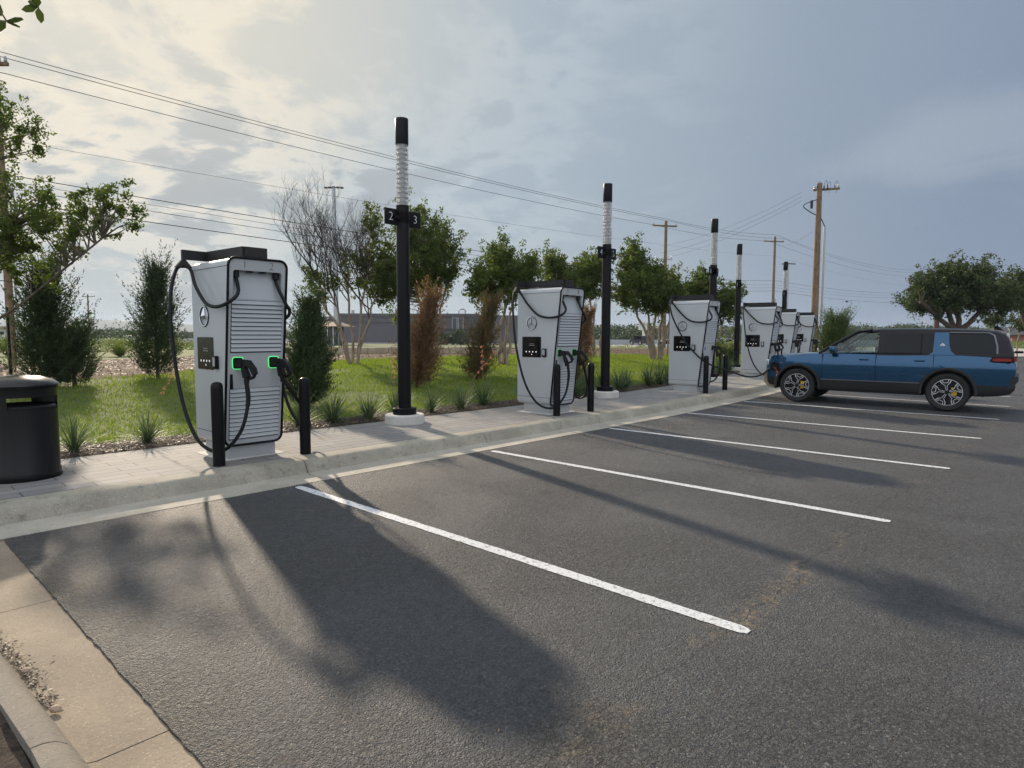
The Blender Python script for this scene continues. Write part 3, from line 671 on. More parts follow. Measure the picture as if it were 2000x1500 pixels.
def station(i, loc, rz, label, lit=2, left='own', blue=False):
    o = empty('charging_station', loc, rz, label, 'charging station', 'charging stations along the kerb')
    def sh(key, fn, name, mats, smooth=None, fix=True, par=o):
        if key in CACHE: return link(name, CACHE[key], par)
        q = fn().build(name, mats, par, smooth, fix); CACHE[key] = q.data; return q
    bd = sh('body', b_body, 'body', M_silver, 38); [sh(('seam', s, z), b_seam(s, z), 'seam', M_gap, par=bd) for s in (-1, 1) for z in (.315, 2.325)]
    sh('trim', b_trim, 'edge_trim', M_blk, 60); sh('l1', b_louv(1.31, 1.925, 12), 'louvre_panel', [M_silver, M_gap]); sh('l2', b_louv(.245, .865, 12), 'louvre_panel', [M_silver, M_gap])
    sh('ped', b_ped, 'pedestal', M_silver2, 40); sh('pad', b_pad, 'base_pad', M_foot); [sh(('out', x), b_out(x), 'cable_outlet', M_blk2, 40) for x in (-.245, .245)]; [sh(('slt', x), b_slot(x), 'slot', M_blk2) for x in (-.08, .08)]; sh('boom', b_boom, 'cable_boom', M_dk)
    for s in (-1, 1):
        sc = sh(('scr', s), b_screen(s), 'screen', M_screen); sh(('ic', s), b_icons(s), 'screen_icons', [M_icon, M_txt], par=sc)
        rd = sh(('rd', s), b_read(s), 'card_reader', M_blk, 40); sh(('rf', s), b_readf(s), 'reader_face', M_silver2, par=rd)
        lg = sh('logo', lambda: star_mb(.122), 'emblem', [M_chrome, M_dk], 35); lg.location = (s*.361, .18, 1.75); lg.rotation_euler = (math.pi/2, 0, s*math.pi/2)
    for s in (-1, 1):
        hz = 1.18; Mh = Matrix.Translation((s*.225, yf(hz), hz))
        if blue and s < 0:
            q = MB().prism(rrect(-.245, -.205, 1.12, 1.24, .018, 3), yf(hz)-.004, yf(hz)+.004, 'y').build('socket', mat('blue_socket', (.01, .02, .25), .4), o); continue
        h = sh(('hol', s), lambda: MB().prism(rrect(s*.225-.06, s*.225+.06, hz-.065, hz+.065, .025, 4), yf(hz)-.008, yf(hz)+.01, 'y'), 'socket', M_blk)
        if lit: p = rrect(s*.225-.066, s*.225+.066, hz-.071, hz+.071, .03, 4); pts = [(x, yf(hz)-.010, z) for x, z in p]; sh(('glow', s, lit), lambda: MB().tube(pts+pts[:2], .0045 if lit == 2 else .003, 6, cap=False), 'light_ring', M_green if lit == 2 else M_greend, par=h)
        if s > 0 or left != 'car':
            g_ = sh('gun', gun_mb, 'connector', M_blk2, 50); g_.scale = (1.22, 1.22, 1.22); g_.location = (s*.225+.01, yf(hz)-.03, hz); g_.rotation_euler = (0, 0, R(24))
    sh('hand', lambda: MB().box(-.315, -.283, yf(.96)-.018, yf(.96)+.01, .87, 1.05, bev=.006), 'door_handle', M_blk, 40)
    if left == 'own': sh('cabL', b_cable(CABL), 'charging_cable', M_blk2, 60)
    sh('cabR', b_cable(CABR), 'charging_cable', M_blk2, 60)
    for s, k in ((-1, 2*i+1), (1, 2*i+2)): text('number', str(k), .13, (s*.165, yf(2.345)-.003, 2.345), M_numd, o, (math.pi/2+R(6.6), 0, 0))
    return o
ST = [(3.62, 8.05, .152, 0), (9.80, 8.05, .152, 0), (15.98, 8.13, .165, R(2)), (21.75, 8.62, .20, R(6)), (28.5, 10.3, .235, R(9)), (34.1, 11.35, .26, R(9))]
sl_ = ['nearest pale grey charging station, numbered 1 and 2, both sockets ringed bright green', 'second charging station from the camera, numbered 3 and 4',
       'third charging station, its cable plugged into the blue car', 'fourth charging station, standing just behind the bonnet of the blue car', 'fifth charging station, half hidden behind the fourth', 'farthest charging station, next to the bushy cedar behind the blue car']
for i, (x, y, z, rz) in enumerate(ST):
    o = station(i, (x, y, z), rz, sl_[i], lit=2 if i == 0 else (1 if i == 1 else 0), left='car' if i == 2 else 'own', blue=(i == 2))
    if i == 2:
        wp = [(-.245, -.46, 2.22), (-.25, -.53, 2.10), (-.29, -.60, 1.99), (-.38, -.58, 1.90), (-.425, -.36, 1.85), (-.43, -.05, 1.90), (-.44, .22, 2.12), (TIPL+.07, .42, 2.33), (TIPL, .46, 2.37), (TIPL-.08, .45, 2.28)]
        wp += [(-.60, .30, 1.88), (-.50, -.05, 1.25), (-.36, -.52, .80), (.05, -1.0, .57), (.35, -1.33, .44), (.50, -1.60, .48), (.56, -1.80, .66), (.60, -1.885, .78)]
        b_cable(wp)().build('charging_cable', M_blk2, o, 60)
        g_ = gun_mb().build('connector', M_blk2, o, 50); g_.location = (.66, -1.95, .90); g_.rotation_euler = (R(-30), 0, R(-60))

# ---------------------------------------------------------------- bollards and lit columns
BL = [(3.08, 7.50), (4.16, 7.47), (9.40, 7.56), (10.43, 7.52), (15.62, 7.60), (16.90, 7.66)]
bn = ['nearest black bollard, left of the two before the nearest station', 'second bollard, right of the two before the nearest station', 'left one of the bollards before the second station', 'right one of the bollards before the second station', 'left-hand black bollard before the third station, crossed by the car cable', 'right-hand black bollard between third station and car']
bm0 = None
for (x, y), lb in zip(BL, bn):
    z = .152+rise(x)
    b = MB().lathe([(.068, -.05), (.068, .90), (.066, .935), (.055, .962), (.03, .976), (.004, .98)], 28) if bm0 is None else None
    if b: bm0 = b.build('bollard', M_blk, smooth=40); o = bm0
    else: o = bm0.copy(); S.collection.objects.link(o)
    o.location = (x, y, z); tag(o, lb, 'bollard', 'black bollards along the kerb')
M_glass = mat('clear_lens', (1, 1, 1), .03)
def _gl(Mx):
    t = NT(Mx.node_tree); t.n.clear(); a = t.new('ShaderNodeBsdfTransparent'); a.inputs[0].default_value = (.98, .99, 1, 1); g_ = t.new('ShaderNodeBsdfGlass'); g_.inputs['Roughness'].default_value = .02; g_.inputs['IOR'].default_value = 1.42
    m_ = t.new('ShaderNodeMixShader'); m_.inputs[0].default_value = .6; t.put(m_.inputs[1], a.outputs[0]); t.put(m_.inputs[2], g_.outputs[0])
    tl = t.new('ShaderNodeBsdfTranslucent'); tl.inputs[0].default_value = (.97, .97, .97, 1); df = t.new('ShaderNodeBsdfDiffuse'); df.inputs[0].default_value = (.95, .95, .95, 1); q1 = t.new('ShaderNodeMixShader'); q1.inputs[0].default_value = .45; t.put(q1.inputs[1], tl.outputs[0]); t.put(q1.inputs[2], df.outputs[0])
    q2 = t.new('ShaderNodeMixShader'); q2.inputs[0].default_value = .16; t.put(q2.inputs[1], m_.outputs[0]); t.put(q2.inputs[2], q1.outputs[0]); t.put(t.new('ShaderNodeOutputMaterial').inputs[0], q2.outputs[0])
_gl(M_glass)
M_white = mat('white_baffle', (.85, .85, .84), .5); M_ringg = mat('grey_baffle', (.30, .31, .33), .5)
for Mx in (M_white, M_ringg):
    t = NT(Mx.node_tree); b_ = t.n['Principled BSDF']; tr = t.new('ShaderNodeBsdfTranslucent'); tr.inputs[0].default_value = (.85, .85, .84, 1); m_ = t.new('ShaderNodeMixShader'); m_.inputs[0].default_value = .5 if Mx is M_white else .3
    t.put(m_.inputs[1], b_.outputs[0]); t.put(m_.inputs[2], tr.outputs[0]); t.put([n for n in t.n if n.type == 'OUTPUT_MATERIAL'][0].inputs[0], m_.outputs[0])
def post(x, y, z, rz, label, plates):
    o = empty('light_column', (x, y, z), rz, label, 'light column', 'black light columns behind the kerb')
    def sh(key, fn, name, mats, smooth=None, par=o):
        if key in CACHE: return link(name, CACHE[key], par)
        q = fn().build(name, mats, par, smooth); CACHE[key] = q.data; return q
    sh('pf', lambda: MB().lathe([(.34, -.1), (.34, .135), (.325, .152), (0.01, .154)], 36), 'concrete_footing', M_foot, 40)
    sh('pfl', lambda: MB().lathe([(.205, .154), (.205, .255), (.195, .266), (.12, .268)], 32), 'flange', M_blk, 40)
    sh('pp', lambda: MB().lathe([(.112, .16), (.110, 3.70)], 32).box(-.006, .006, -.118, -.108, 2.2, 3.1), 'pole', M_blk, 40)
    sh('pc', lambda: MB().lathe([(.108, 4.70), (.110, 4.705), (.110, 5.12), (.106, 5.13), (.01, 5.132)], 32), 'cap', M_blk, 40)
    def core():
        b = MB(); b.lathe([(.056, 3.70), (.056, 4.70)], 16, 0)
        for k in range(12): zc = 3.76+k*.079; b.lathe([(.057, zc-.008), (.094, zc-.012), (.095, zc-.006), (.057, zc+.012)], 24, 1)
        return b
    q = sh('pcr', core, 'lamp_core', [M_white, M_ringg], 40); sh('pgl', lambda: MB().lathe([(.100, 3.702), (.106, 3.702), (.106, 4.698), (.100, 4.698), (.100, 3.702)], 40, cap=False), 'clear_lens', M_glass, 60)
    for s, tx in zip((-1, 1), plates):
        if not tx: continue
        pl = sh(('pl', s), lambda: MB().box(min(s*.125, s*.375), max(s*.125, s*.375), -.016, .006, 3.355, 3.625, bev=.004).box(min(s*.09, s*.20), max(s*.09, s*.20), -.06, -.016, 3.46, 3.52).lathe([(.118, 3.40), (.118, 3.58)], 24), 'number_plate', M_blk, 40)
        text('number', tx, .20, (s*.255, -.0185, 3.49), M_numw, pl)
    return o
PO = [(6.83, 8.87, .152, 0, ('2', '3')), (13.05, 8.98, .157, 0, ('4', '5')), (19.35, 9.25, .19, R(4), ('6', '7')), (25.5, 11.1, .22, R(9), ('8', '9')), (33.5, 12.15, .26, R(9), ('10', '11'))]
pn = ['nearest tall black light column, carrying the plates 2 and 3', 'second light column, carrying the plates 4 and 5', 'third light column, rising behind the third station', 'fourth light column, between third and fourth station', 'farthest and smallest light column, above the fourth station']
for (x, y, z, rz, pl), lb in zip(PO, pn): post(x, y, z, rz, lb, pl)

# ---------------------------------------------------------------- litter bin
o = empty('litter_bin', (1.40, 8.42, .152), 0, 'glossy black round litter bin with a domed lid and side openings, at the left edge', 'litter bin')
M_perf = mat('perforated_black', (.006, .006, .007), .3, spec=.35, fn=lambda t, b, co: setbump(t, b, (lambda v: (t.put(v.inputs['Vector'], co), v.inputs.__getitem__('Scale').__setattr__('default_value', 90), v.outputs['Distance'])[2])(t.new('ShaderNodeTexVoronoi')), .5, .004))
b = MB(); n = 64; zs = [.03, .08, .10, .735, .87, .955, .985]; rs = [.335, .340, .330, .330, .330, .330, .340]; v = []
for z, r in zip(zs, rs):
    for k in range(n): a = 2*math.pi*k/n; v.append((r*math.cos(a), r*math.sin(a), z))
f = []
for j in range(len(zs)-1):
    for k in range(n):
        if j == 3 and (k % 32) < 20: continue
        f.append((j*n+k, j*n+(k+1) % n, (j+1)*n+(k+1) % n, (j+1)*n+k))
b.add([(p[0], p[1], p[2]) for p in v], f, M=Matrix.Rotation(R(-118), 4, 'Z')); sh_ = b.build('shell', M_perf, o, 40, fix=False)
MB().lathe([(.345, .0), (.345, .03)], 40).lathe([(.343, .955), (.343, .99)], 40, cap=False).build('rim', M_blk, o, 40)
MB().lathe([(.318, .05), (.318, .76), (.300, .78)], 40, cap=False).build('liner', M_blk2, o, 40)
MB().lathe([(.355, .988), (.352, 1.0), (.31, 1.035), (.20, 1.075), (.08, 1.093), (.005, 1.096)], 48).build('lid', mat('polished_lid', (.022, .021, .02), .25, .6, coat=.4), o, 60)

# ---------------------------------------------------------------- blue electric car
M_blue = mat('blue_paint', (.009, .078, .175), .24, .7, .5, coat=1.0)
M_clad = mat('black_cladding', (.016, .016, .017), .55, bump=(200, .1, .001))
M_pano = mat('gloss_black', (.008, .008, .010), .28, spec=.35)
M_tint = mat('tinted_glass', (.006, .008, .009), .04, spec=.32)
M_tyre = mat('tyre_rubber', (.018, .018, .018), .75, bump=(60, .2, .002))
M_alloy = mat('machined_alloy', (.62, .63, .65), .25, .9)
M_alloyd = mat('dark_alloy', (.02, .02, .022), .35, .5)
M_yel = mat('yellow_caliper', (.75, .45, .02), .4)
M_red = mat('tail_light_red', (.30, .015, .02), .15, coat=.5)
M_lamp = mat('headlight_lens', (.65, .68, .72), .12, .2, coat=.5)
M_bronze = mat('bumper_bronze', (.32, .27, .20), .4, .6)
M_orange = mat('orange_marker', (.6, .12, .03), .3)
M_seat = mat('pale_seat', (.34, .35, .36), .7)
M_clear = bpy.data.materials.new('clear_glass'); M_clear.use_nodes = True
def _cg(Mx):
    t = NT(Mx.node_tree); t.n.clear(); a = t.new('ShaderNodeBsdfTransparent'); a.inputs[0].default_value = (.72, .77, .75, 1); g_ = t.new('ShaderNodeBsdfGlossy'); g_.inputs['Roughness'].default_value = .03
    f = t.new('ShaderNodeFresnel'); f.inputs[0].default_value = 1.6; m_ = t.new('ShaderNodeMixShader'); t.put(m_.inputs[0], f.outputs[0]); t.put(m_.inputs[1], a.outputs[0]); t.put(m_.inputs[2], g_.outputs[0]); t.put(t.new('ShaderNodeOutputMaterial').inputs[0], m_.outputs[0])
_cg(M_clear)
CARM = Matrix.Translation((17.67, 3.97, .02))
car = empty('parked_car', (17.67, 3.97, .02), R(4.5), 'blue electric car plugged in with its front end to the kerb', 'car')
def loft(secs, n_half_pts=None):
    """secs: list of (y, [(x,z) right half from bottom centre to top centre])"""
    b = MB(); rings = []
    for y, h in secs:
        r = [(x, y, z) for x, z in h]+[(-x, y, z) for x, z in h[::-1] if abs(x) > 1e-6]; rings.append(r)
    n = len(rings[0]); v = [p for r in rings for p in r]; f = []
    for i in range(len(rings)-1):
        for j in range(n): f.append((i*n+j, (i+1)*n+j, (i+1)*n+(j+1) % n, i*n+(j+1) % n))
    f += [tuple(range(n)), tuple((len(rings)-1)*n+j for j in range(n))[::-1]]; b.add(v, f); return b
FA, RA = 1.74, -1.38
def lowsec(y, hw, zb, zt, tw=None, crown=.02):
    tw = tw if tw is not None else hw-.05
    return (y, [(0, zb), (hw-.25, zb), (hw-.06, zb+.03), (hw-.03, zb+.10), (hw-.022, .58), (hw-.018, .63), (hw-.008, .78), (hw+.006, .93), (hw+.004, 1.01), (hw-.022, 1.01+(zt-1.01)*.55), (tw-.012, zt-.018), (tw-.05, zt), (tw*.5, zt+crown), (0, zt+crown*1.3)])
secs = [lowsec(-2.56, .80, .60, 1.02, .72, 0), lowsec(-2.545, .88, .50, 1.10, .78, 0), lowsec(-2.48, .94, .42, 1.20, .84, 0), lowsec(-2.35, .975, .38, 1.25, .88, 0), lowsec(-2.1, .99, .35, 1.265), lowsec(-1.6, 1.0, .32, 1.265), lowsec(-1.1, 1.0, .31, 1.262), lowsec(-.4, .992, .31, 1.26), lowsec(.4, .992, .31, 1.255), lowsec(1.0, .996, .31, 1.245),
        lowsec(1.2, 1.0, .31, 1.235, .95), lowsec(1.6, 1.0, .32, 1.21, .93), lowsec(2.0, .99, .34, 1.18, .90), lowsec(2.25, .965, .36, 1.15, .87), lowsec(2.40, .93, .37, 1.11, .83), lowsec(2.49, .885, .40, 1.05, .80), lowsec(2.535, .82, .47, 1.00, .74, .01), lowsec(2.55, .74, .52, .96, .66, .0)]
low = loft(secs).build('body', M_blue, None, fix=True)
def cyl(y, r, x0, x1):
    b = MB(); n = 48; v = [(x, y+r*math.cos(2*math.pi*i/n), .42+r*math.sin(2*math.pi*i/n)) for x in (x0, x1) for i in range(n)]
    b.add(v, [(i, (i+1) % n, n+(i+1) % n, n+i) for i in range(n)]+[tuple(range(n))[::-1], tuple(range(n, 2*n))]); return b.build('cut', M_clad, None)
cuts = [cyl(y, .485, x0, x1) for y in (FA, RA) for x0, x1 in ((-1.3, -.62), (.62, 1.3))]
for c in cuts:
    md = low.modifiers.new('b', 'BOOLEAN'); md.operation = 'DIFFERENCE'; md.object = c; md.solver = 'EXACT'
dg = bpy.context.evaluated_depsgraph_get(); me = bpy.data.meshes.new_from_object(low.evaluated_get(dg)); low.modifiers.clear()
for c in cuts: bpy.data.objects.remove(c)
def split(me, keep, name, m_, parent, smooth=30):
    b = bmesh.new(); b.from_mesh(me); dl = [f for f in b.faces if not keep(f.calc_center_median())]
    bmesh.ops.delete(b, geom=dl, context='FACES'); m2 = bpy.data.meshes.new(name); b.to_mesh(m2); b.free(); m2.materials.clear(); m2.materials.append(m_)
    m2.polygons.foreach_set('use_smooth', [True]*len(m2.polygons)); m2.set_sharp_from_angle(angle=R(smooth)); return link(name, m2, parent)
def wellp(c): return any(abs(math.hypot(c.y-y, c.z-.42)) < .50 for y in (FA, RA))
b = bmesh.new(); b.from_mesh(me); bmesh.ops.bisect_plane(b, geom=b.verts[:]+b.edges[:]+b.faces[:], plane_co=(0, 0, .60), plane_no=(0, 0, 1)); b.to_mesh(me); b.free()
split(me, lambda c: c.z > .60 and not (wellp(c) and abs(c.x) < .985), 'body', M_blue, car); split(me, lambda c: c.z <= .60 or (wellp(c) and abs(c.x) < .985), 'lower_cladding', M_clad, car)
bpy.data.objects.remove(low)
# greenhouse
def gw(z): return .945-(z-1.24)*.30
def gsec(y, zt, inset=0):
    w0 = gw(1.24)-inset; w1 = gw(zt)-inset
    return (y, [(0, 1.2), (w0, 1.2), (w0, 1.24), ((w0+w1)/2, (1.24+zt)/2), (w1+.0, max(1.25, zt-.06)), (w1-.03, max(1.255, zt-.02)), (w1-.10, zt), (w1*.5, zt+.012), (0, zt+.016)])
gh_ = [gsec(-2.50, 1.27, .08), gsec(-2.46, 1.42, .05), gsec(-2.40, 1.60, .03), gsec(-2.33, 1.70, .02), gsec(-2.18, 1.765), gsec(-1.9, 1.795), gsec(-1.3, 1.815), gsec(-.6, 1.825), gsec(0, 1.82), gsec(.3, 1.80), gsec(.47, 1.765)]
roof = loft([g for g in gh_]).build('roof', M_pano, car, 35)
# cut the cabin open at the front windows: the greenhouse ends at the B pillar line for the walls, roof and pillars continue
bm_ = bmesh.new(); bm_.from_mesh(roof.data); dl = [f for f in bm_.faces if (f.calc_center_median().y > -.02 and 1.205 < f.calc_center_median().z < 1.74) or (f.calc_center_median().y > .2 and f.calc_center_median().z < 1.72) or f.calc_center_median().z < 1.21]
bmesh.ops.delete(bm_, geom=dl, context='FACES'); bm_.to_mesh(roof.data); bm_.free()
ws = MB(); w1 = gw(1.76)-.03; w0 = gw(1.24)-.02
ws.add([(-w0, 1.22, 1.235), (w0, 1.22, 1.235), (w1, .47, 1.765), (-w1, .47, 1.765)], [(0, 1, 2, 3)]); ws.build('windscreen', M_clear, car, fix=False)
for s in (-1, 1):
    p = MB(); p.tube([(s*(w0+.005), 1.27, 1.225), (s*(gw(1.5)), .86, 1.50), (s*(w1+.015), .46, 1.75), (s*(w1+.01), .15, 1.79)], [.028, .034, .036, .03], 8); p.build('pillar', M_pano, car, 60)
    def side(poly, off, th=.004):
        return [(s*(gw(z)+off), y, z) for y, z in poly], [(s*(gw(z)+off-th), y, z) for y, z in poly]
    def panel(name, poly, m_, off=.006, th=.012, par=car):
        a, c = side(poly, off, th); n = len(poly); b = MB(); b.add(a+c, [tuple(range(n)), tuple(range(n, 2*n))[::-1]]+[(i, (i+1) % n, n+(i+1) % n, n+i) for i in range(n)]); return b.build(name, m_, par)
    panel('front_window', [(1.08, 1.262), (.12, 1.262), (.03, 1.715), (.42, 1.715)], M_clear, .0, .006)
    panel('rear_window', [(-.14, 1.265), (-.98, 1.265), (-1.03, 1.29), (-1.06, 1.40), (-1.065, 1.705), (-.14, 1.705)], M_tint)
    panel('window_divider', [(-.83, 1.266), (-.865, 1.266), (-.865, 1.704), (-.83, 1.704)], M_blk, .010)
    panel('quarter_window', [(-1.52, 1.28), (-2.20, 1.28), (-2.19, 1.45), (-2.13, 1.66), (-2.05, 1.70), (-1.36, 1.705), (-1.385, 1.45), (-1.43, 1.32)], M_tint)
    panel('pillar_panel', [(-1.0, 1.235), (-1.075, 1.30), (-1.085, 1.735), (-1.345, 1.735), (-1.37, 1.45), (-1.41, 1.32), (-1.50, 1.235)], M_blue, .008, .016)
    # small four-point lozenge badge
    zc, yc, x = 1.45, -1.245, gw(1.45)+.011
    bd = MB(); bd.add([(s*x, yc+.05, zc), (s*x, yc, zc+.05), (s*x, yc-.05, zc), (s*x, yc, zc-.05), (s*(x+.006), yc, zc)], [(0, 1, 4), (1, 2, 4), (2, 3, 4), (3, 0, 4)]); eb = bd.build('badge', mat('badge_white', (.8, .8, .82), .3), car)
    MB().prism([(yc+.012, zc), (yc, zc+.012), (yc-.012, zc), (yc, zc-.012)], *sorted((s*(x+.003), s*(x+.010))), 'x').build('badge_centre', M_blk, eb)
    # door seams, handles
    for yy, za, zb in ((1.175, .60, 1.235), (.03, .60, 1.26), (-1.10, .95, 1.25)):
        q = MB(); q.box(min(s*.975, s*1.0075), max(s*.975, s*1.0075), yy-.004, yy+.004, za, zb); q.build('door_seam', M_gap, car)
    q = MB(); q.box(min(s*.90, s*.967), max(s*.90, s*.967), -.9, 1.2, 1.252, 1.262); q.build('belt_trim', M_blk, car)
    for yy in (.28, -.84): MB().box(min(s*.985, s*1.016), max(s*.985, s*1.016), yy-.10, yy+.10, 1.085, 1.125, bev=.008).build('door_handle', M_blue, car, 40)
    q = MB(); q.box(min(s*.995, s*1.008), max(s*.995, s*1.008), -.86, 1.2, .585, .61, bev=.004); q.build('sill_strip', mat('sill_grey', (.10, .10, .11), .4), car)
    # wheel arch flares
    for yy in (FA, RA):
        b = MB(); v = []; n = 26
        for k in range(n+1):
            a = R(-6+192*k/n); c_, s_ = math.cos(a), math.sin(a)
            for r, x in ((.482, .90), (.482, 1.012), (.495, 1.020), (.535, 1.016), (.548, .995)): v.append((s*x, yy+r*c_, .42+r*s_))
        b.add(v, [(k*5+j, k*5+j+1, (k+1)*5+j+1, (k+1)*5+j) for k in range(n) for j in range(4)]); b.build('arch_flare', M_clad, car, 50)
    q = MB(); a1, c1 = side([(-2.235, 1.28), (-2.225, 1.45), (-2.165, 1.68), (-2.06, 1.735), (-1.36, 1.742), (-1.36, 1.728), (-2.05, 1.72), (-2.14, 1.665), (-2.20, 1.45), (-2.21, 1.28)], .008, .010)
    q.add(a1+c1, [(i, (i+1) % 10, 10+(i+1) % 10, 10+i) for i in range(10)]+[(0, 1, 8, 9), (1, 2, 7, 8), (2, 3, 6, 7), (3, 4, 5, 6)]); q.build('window_trim', mat('trim_grey', (.20, .21, .22), .35, .5), car)
    # mirror
    mr = MB().box(min(s*.96, s*1.17), max(s*.96, s*1.17), .86, 1.0, 1.27, 1.40, bev=.035).build('mirror', M_blue, car, 50)
    MB().box(min(s*.92, s*1.14), max(s*.92, s*1.14), .87, .99, 1.245, 1.285, bev=.012).build('mirror_base', M_blk, mr, 40)
    # lamps
    MB().box(min(s*.66, s*.80), max(s*.66, s*.80), 2.45, 2.562, .84, 1.04, bev=.02).build('headlight', M_lamp, car, 40)
    MB().box(min(s*.80, s*.905), max(s*.80, s*.905), 2.32, 2.50, .90, 1.035, bev=.025).build('headlight_corner', M_lamp, car, 40)
    tl = MB(); tl.prism([(-2.10, 1.13), (-2.16, 1.105), (-2.50, 1.11), (-2.50, 1.20), (-2.14, 1.205)], *sorted((s*.90, s*.992)), 'x'); tl.build('tail_light_surround', M_blk, car)
    tl = MB(); tl.prism([(-2.14, 1.14), (-2.18, 1.125), (-2.47, 1.125), (-2.47, 1.185), (-2.16, 1.185)], *sorted((s*.90, s*.9955)), 'x').box(min(s*.45, s*.93), max(s*.45, s*.93), -2.552, -2.46, 1.12, 1.19); tl.build('tail_light', M_red, car)
    MB().prism([(2.16, .70), (2.28, .86), (2.32, .86), (2.22, .70)], *sorted((s*.93, s*.985)), 'x').build('side_marker', M_orange, car)
# front bumper, rear bumper
b = MB(); b.prism([(2.30, .30), (2.46, .34), (2.585, .46), (2.585, .66), (2.50, .70), (2.38, .70), (2.34, .50)], -.84, .84, 'x')
fb = b.build('front_bumper', M_bronze, car, 30); MB().box(-.62, .62, 2.56, 2.592, .50, .62, bev=.01).build('bumper_opening', M_blk, fb)
b = MB(); b.prism([(-2.0, .34), (-2.38, .50), (-2.52, .58), (-2.60, .72), (-2.60, .80), (-2.50, .82), (-2.36, .66), (-1.95, .56)], -.93, .93, 'x'); b.build('rear_bumper', M_clad, car, 30)
MB().box(-.66, .66, 2.47, 2.56, .90, .96, bev=.01).build('light_bar', M_lamp, car, 30)
MB().prism([(-2.30, 1.77), (-2.12, 1.80), (-2.12, 1.875), (-2.16, 1.885), (-2.20, 1.87)], -.012, .012, 'x').build('roof_fin', M_blk, car)
MB().box(-.10, .10, -2.66, -2.50, 1.28, 1.33, bev=.02).build('rear_wiper', M_blk, car, 40)
# open charging flap at the left front wing
fl = MB(); fl.add([(-.93, 2.28, .74), (-.97, 2.10, .74), (-1.20, 2.12, 1.00), (-1.17, 2.30, 1.03), (-.93, 2.38, .98)], [(0, 1, 2, 3, 4)])
fl = MB(); fl.prism([(2.05, .98), (2.35, 1.0), (2.38, 1.10), (2.32, 1.15), (2.10, 1.17), (2.03, 1.10)], -1.012, -.985, 'x'); fl.build('charging_flap', M_blue, car, 40)
MB().prism([(2.16, .74), (2.38, .76), (2.36, .99), (2.18, .97)], -.985, -.90, 'x').build('charging_port', M_blk, car, 40)
# cabin
MB().box(-.86, .86, -.3, 1.2, .62, 1.06).build('cabin_floor', M_blk, car)
MB().prism([(.85, 1.06), (1.25, 1.20), (1.2, 1.235), (.95, 1.235), (.8, 1.15)], -.88, .88, 'x').build('dashboard', M_blk, car)
for s in (-1, 1):
    MB().box(s*.40-.24, s*.40+.24, -.02, .12, .9, 1.42, bev=.04).box(s*.40-.13, s*.40+.13, -.03, .07, 1.44, 1.60, bev=.035).build('front_seat', M_seat, car, 40)
b = MB(); ringp = [(-.40+.17*math.cos(a), .70+.05*math.sin(a)*.6, 1.22+.16*math.sin(a)) for a in np.linspace(0, 2*math.pi, 25)]; b.tube(ringp, .014, 6, cap=False); b.build('steering_wheel', M_blk, car, 60)
# wheels
def b_tyre():
    pr = [(.285, -.11), (.33, -.13), (.385, -.132), (.408, -.11), (.417, -.06), (.418, 0), (.417, .06), (.408, .11), (.385, .132), (.33, .13), (.285, .11)]
    b = MB(); n = 60; v = []
    for r, x in pr:
        for k in range(n): a = 2*math.pi*k/n; v.append((x, r*math.cos(a), r*math.sin(a)))
    m_ = len(pr); b.add(v, [(j*n+k, j*n+(k+1) % n, ((j+1) % m_)*n+(k+1) % n, ((j+1) % m_)*n+k) for j in range(m_) for k in range(n)]); return b
def xr(b, prof, n=48):
    v = []
    for r, x in prof:
        for k in range(n): a = 2*math.pi*k/n; v.append((x, r*math.cos(a), r*math.sin(a)))
    b.add(v, [(j*n+k, j*n+(k+1) % n, (j+1)*n+(k+1) % n, (j+1)*n+k) for j in range(len(prof)-1) for k in range(n)]); return b
def b_rimd():
    b = MB(); xr(b, [(.290, -.118), (.284, -.10), (.276, .09)]); xr(b, [(.276, -.015), (.02, -.012)]); return b
def b_spokes():                                       # five twin spokes that fork outwards, machined edges
    b = MB(); xr(b, [(.294, -.112), (.291, -.122), (.279, -.122), (.277, -.108)])
    def seg(p, q, w, x0=-.118):
        p = Vector(p); q = Vector(q); d = (q-p).normalized(); nn = Vector((-d.y, d.x))*w
        b.prism([tuple(p+nn), tuple(q+nn), tuple(q-nn), tuple(p-nn)], x0, x0+.03, 'x')
    for k in range(5):
        a = math.pi/2+k*2*math.pi/5; pol = lambda r, t_: (r*math.cos(a+t_), r*math.sin(a+t_))
        for s in (-1, 1):
            seg(pol(.045, s*.25), pol(.155, s*.13), .0065, -.112); seg(pol(.155, s*.13), pol(.205, s*.34), .0075, -.114); seg(pol(.205, s*.34), pol(.283, s*.385), .012, -.118)
            seg(pol(.283, s*.24), pol(.215, s*.17), .008, -.118)
        seg(pol(.215, -.17), pol(.215, .17), .008, -.118)
    return b
def b_hub():
    b = MB(); xr(b, [(.05, -.108), (.045, -.115), (.001, -.116)], 24)
    for k in range(5):
        a = math.pi/2+k*2*math.pi/5; d = Vector((math.cos(a), math.sin(a))); nn = Vector((-d.y, d.x))
        b.prism([tuple(d*.03+nn*.03), tuple(d*.16+nn*.024), tuple(d*.21+nn*.065), tuple(d*.285+nn*.10), tuple(d*.285-nn*.10), tuple(d*.21-nn*.065), tuple(d*.16-nn*.024), tuple(d*.03-nn*.03)], -.105, -.08, 'x')
    return b
wh = None
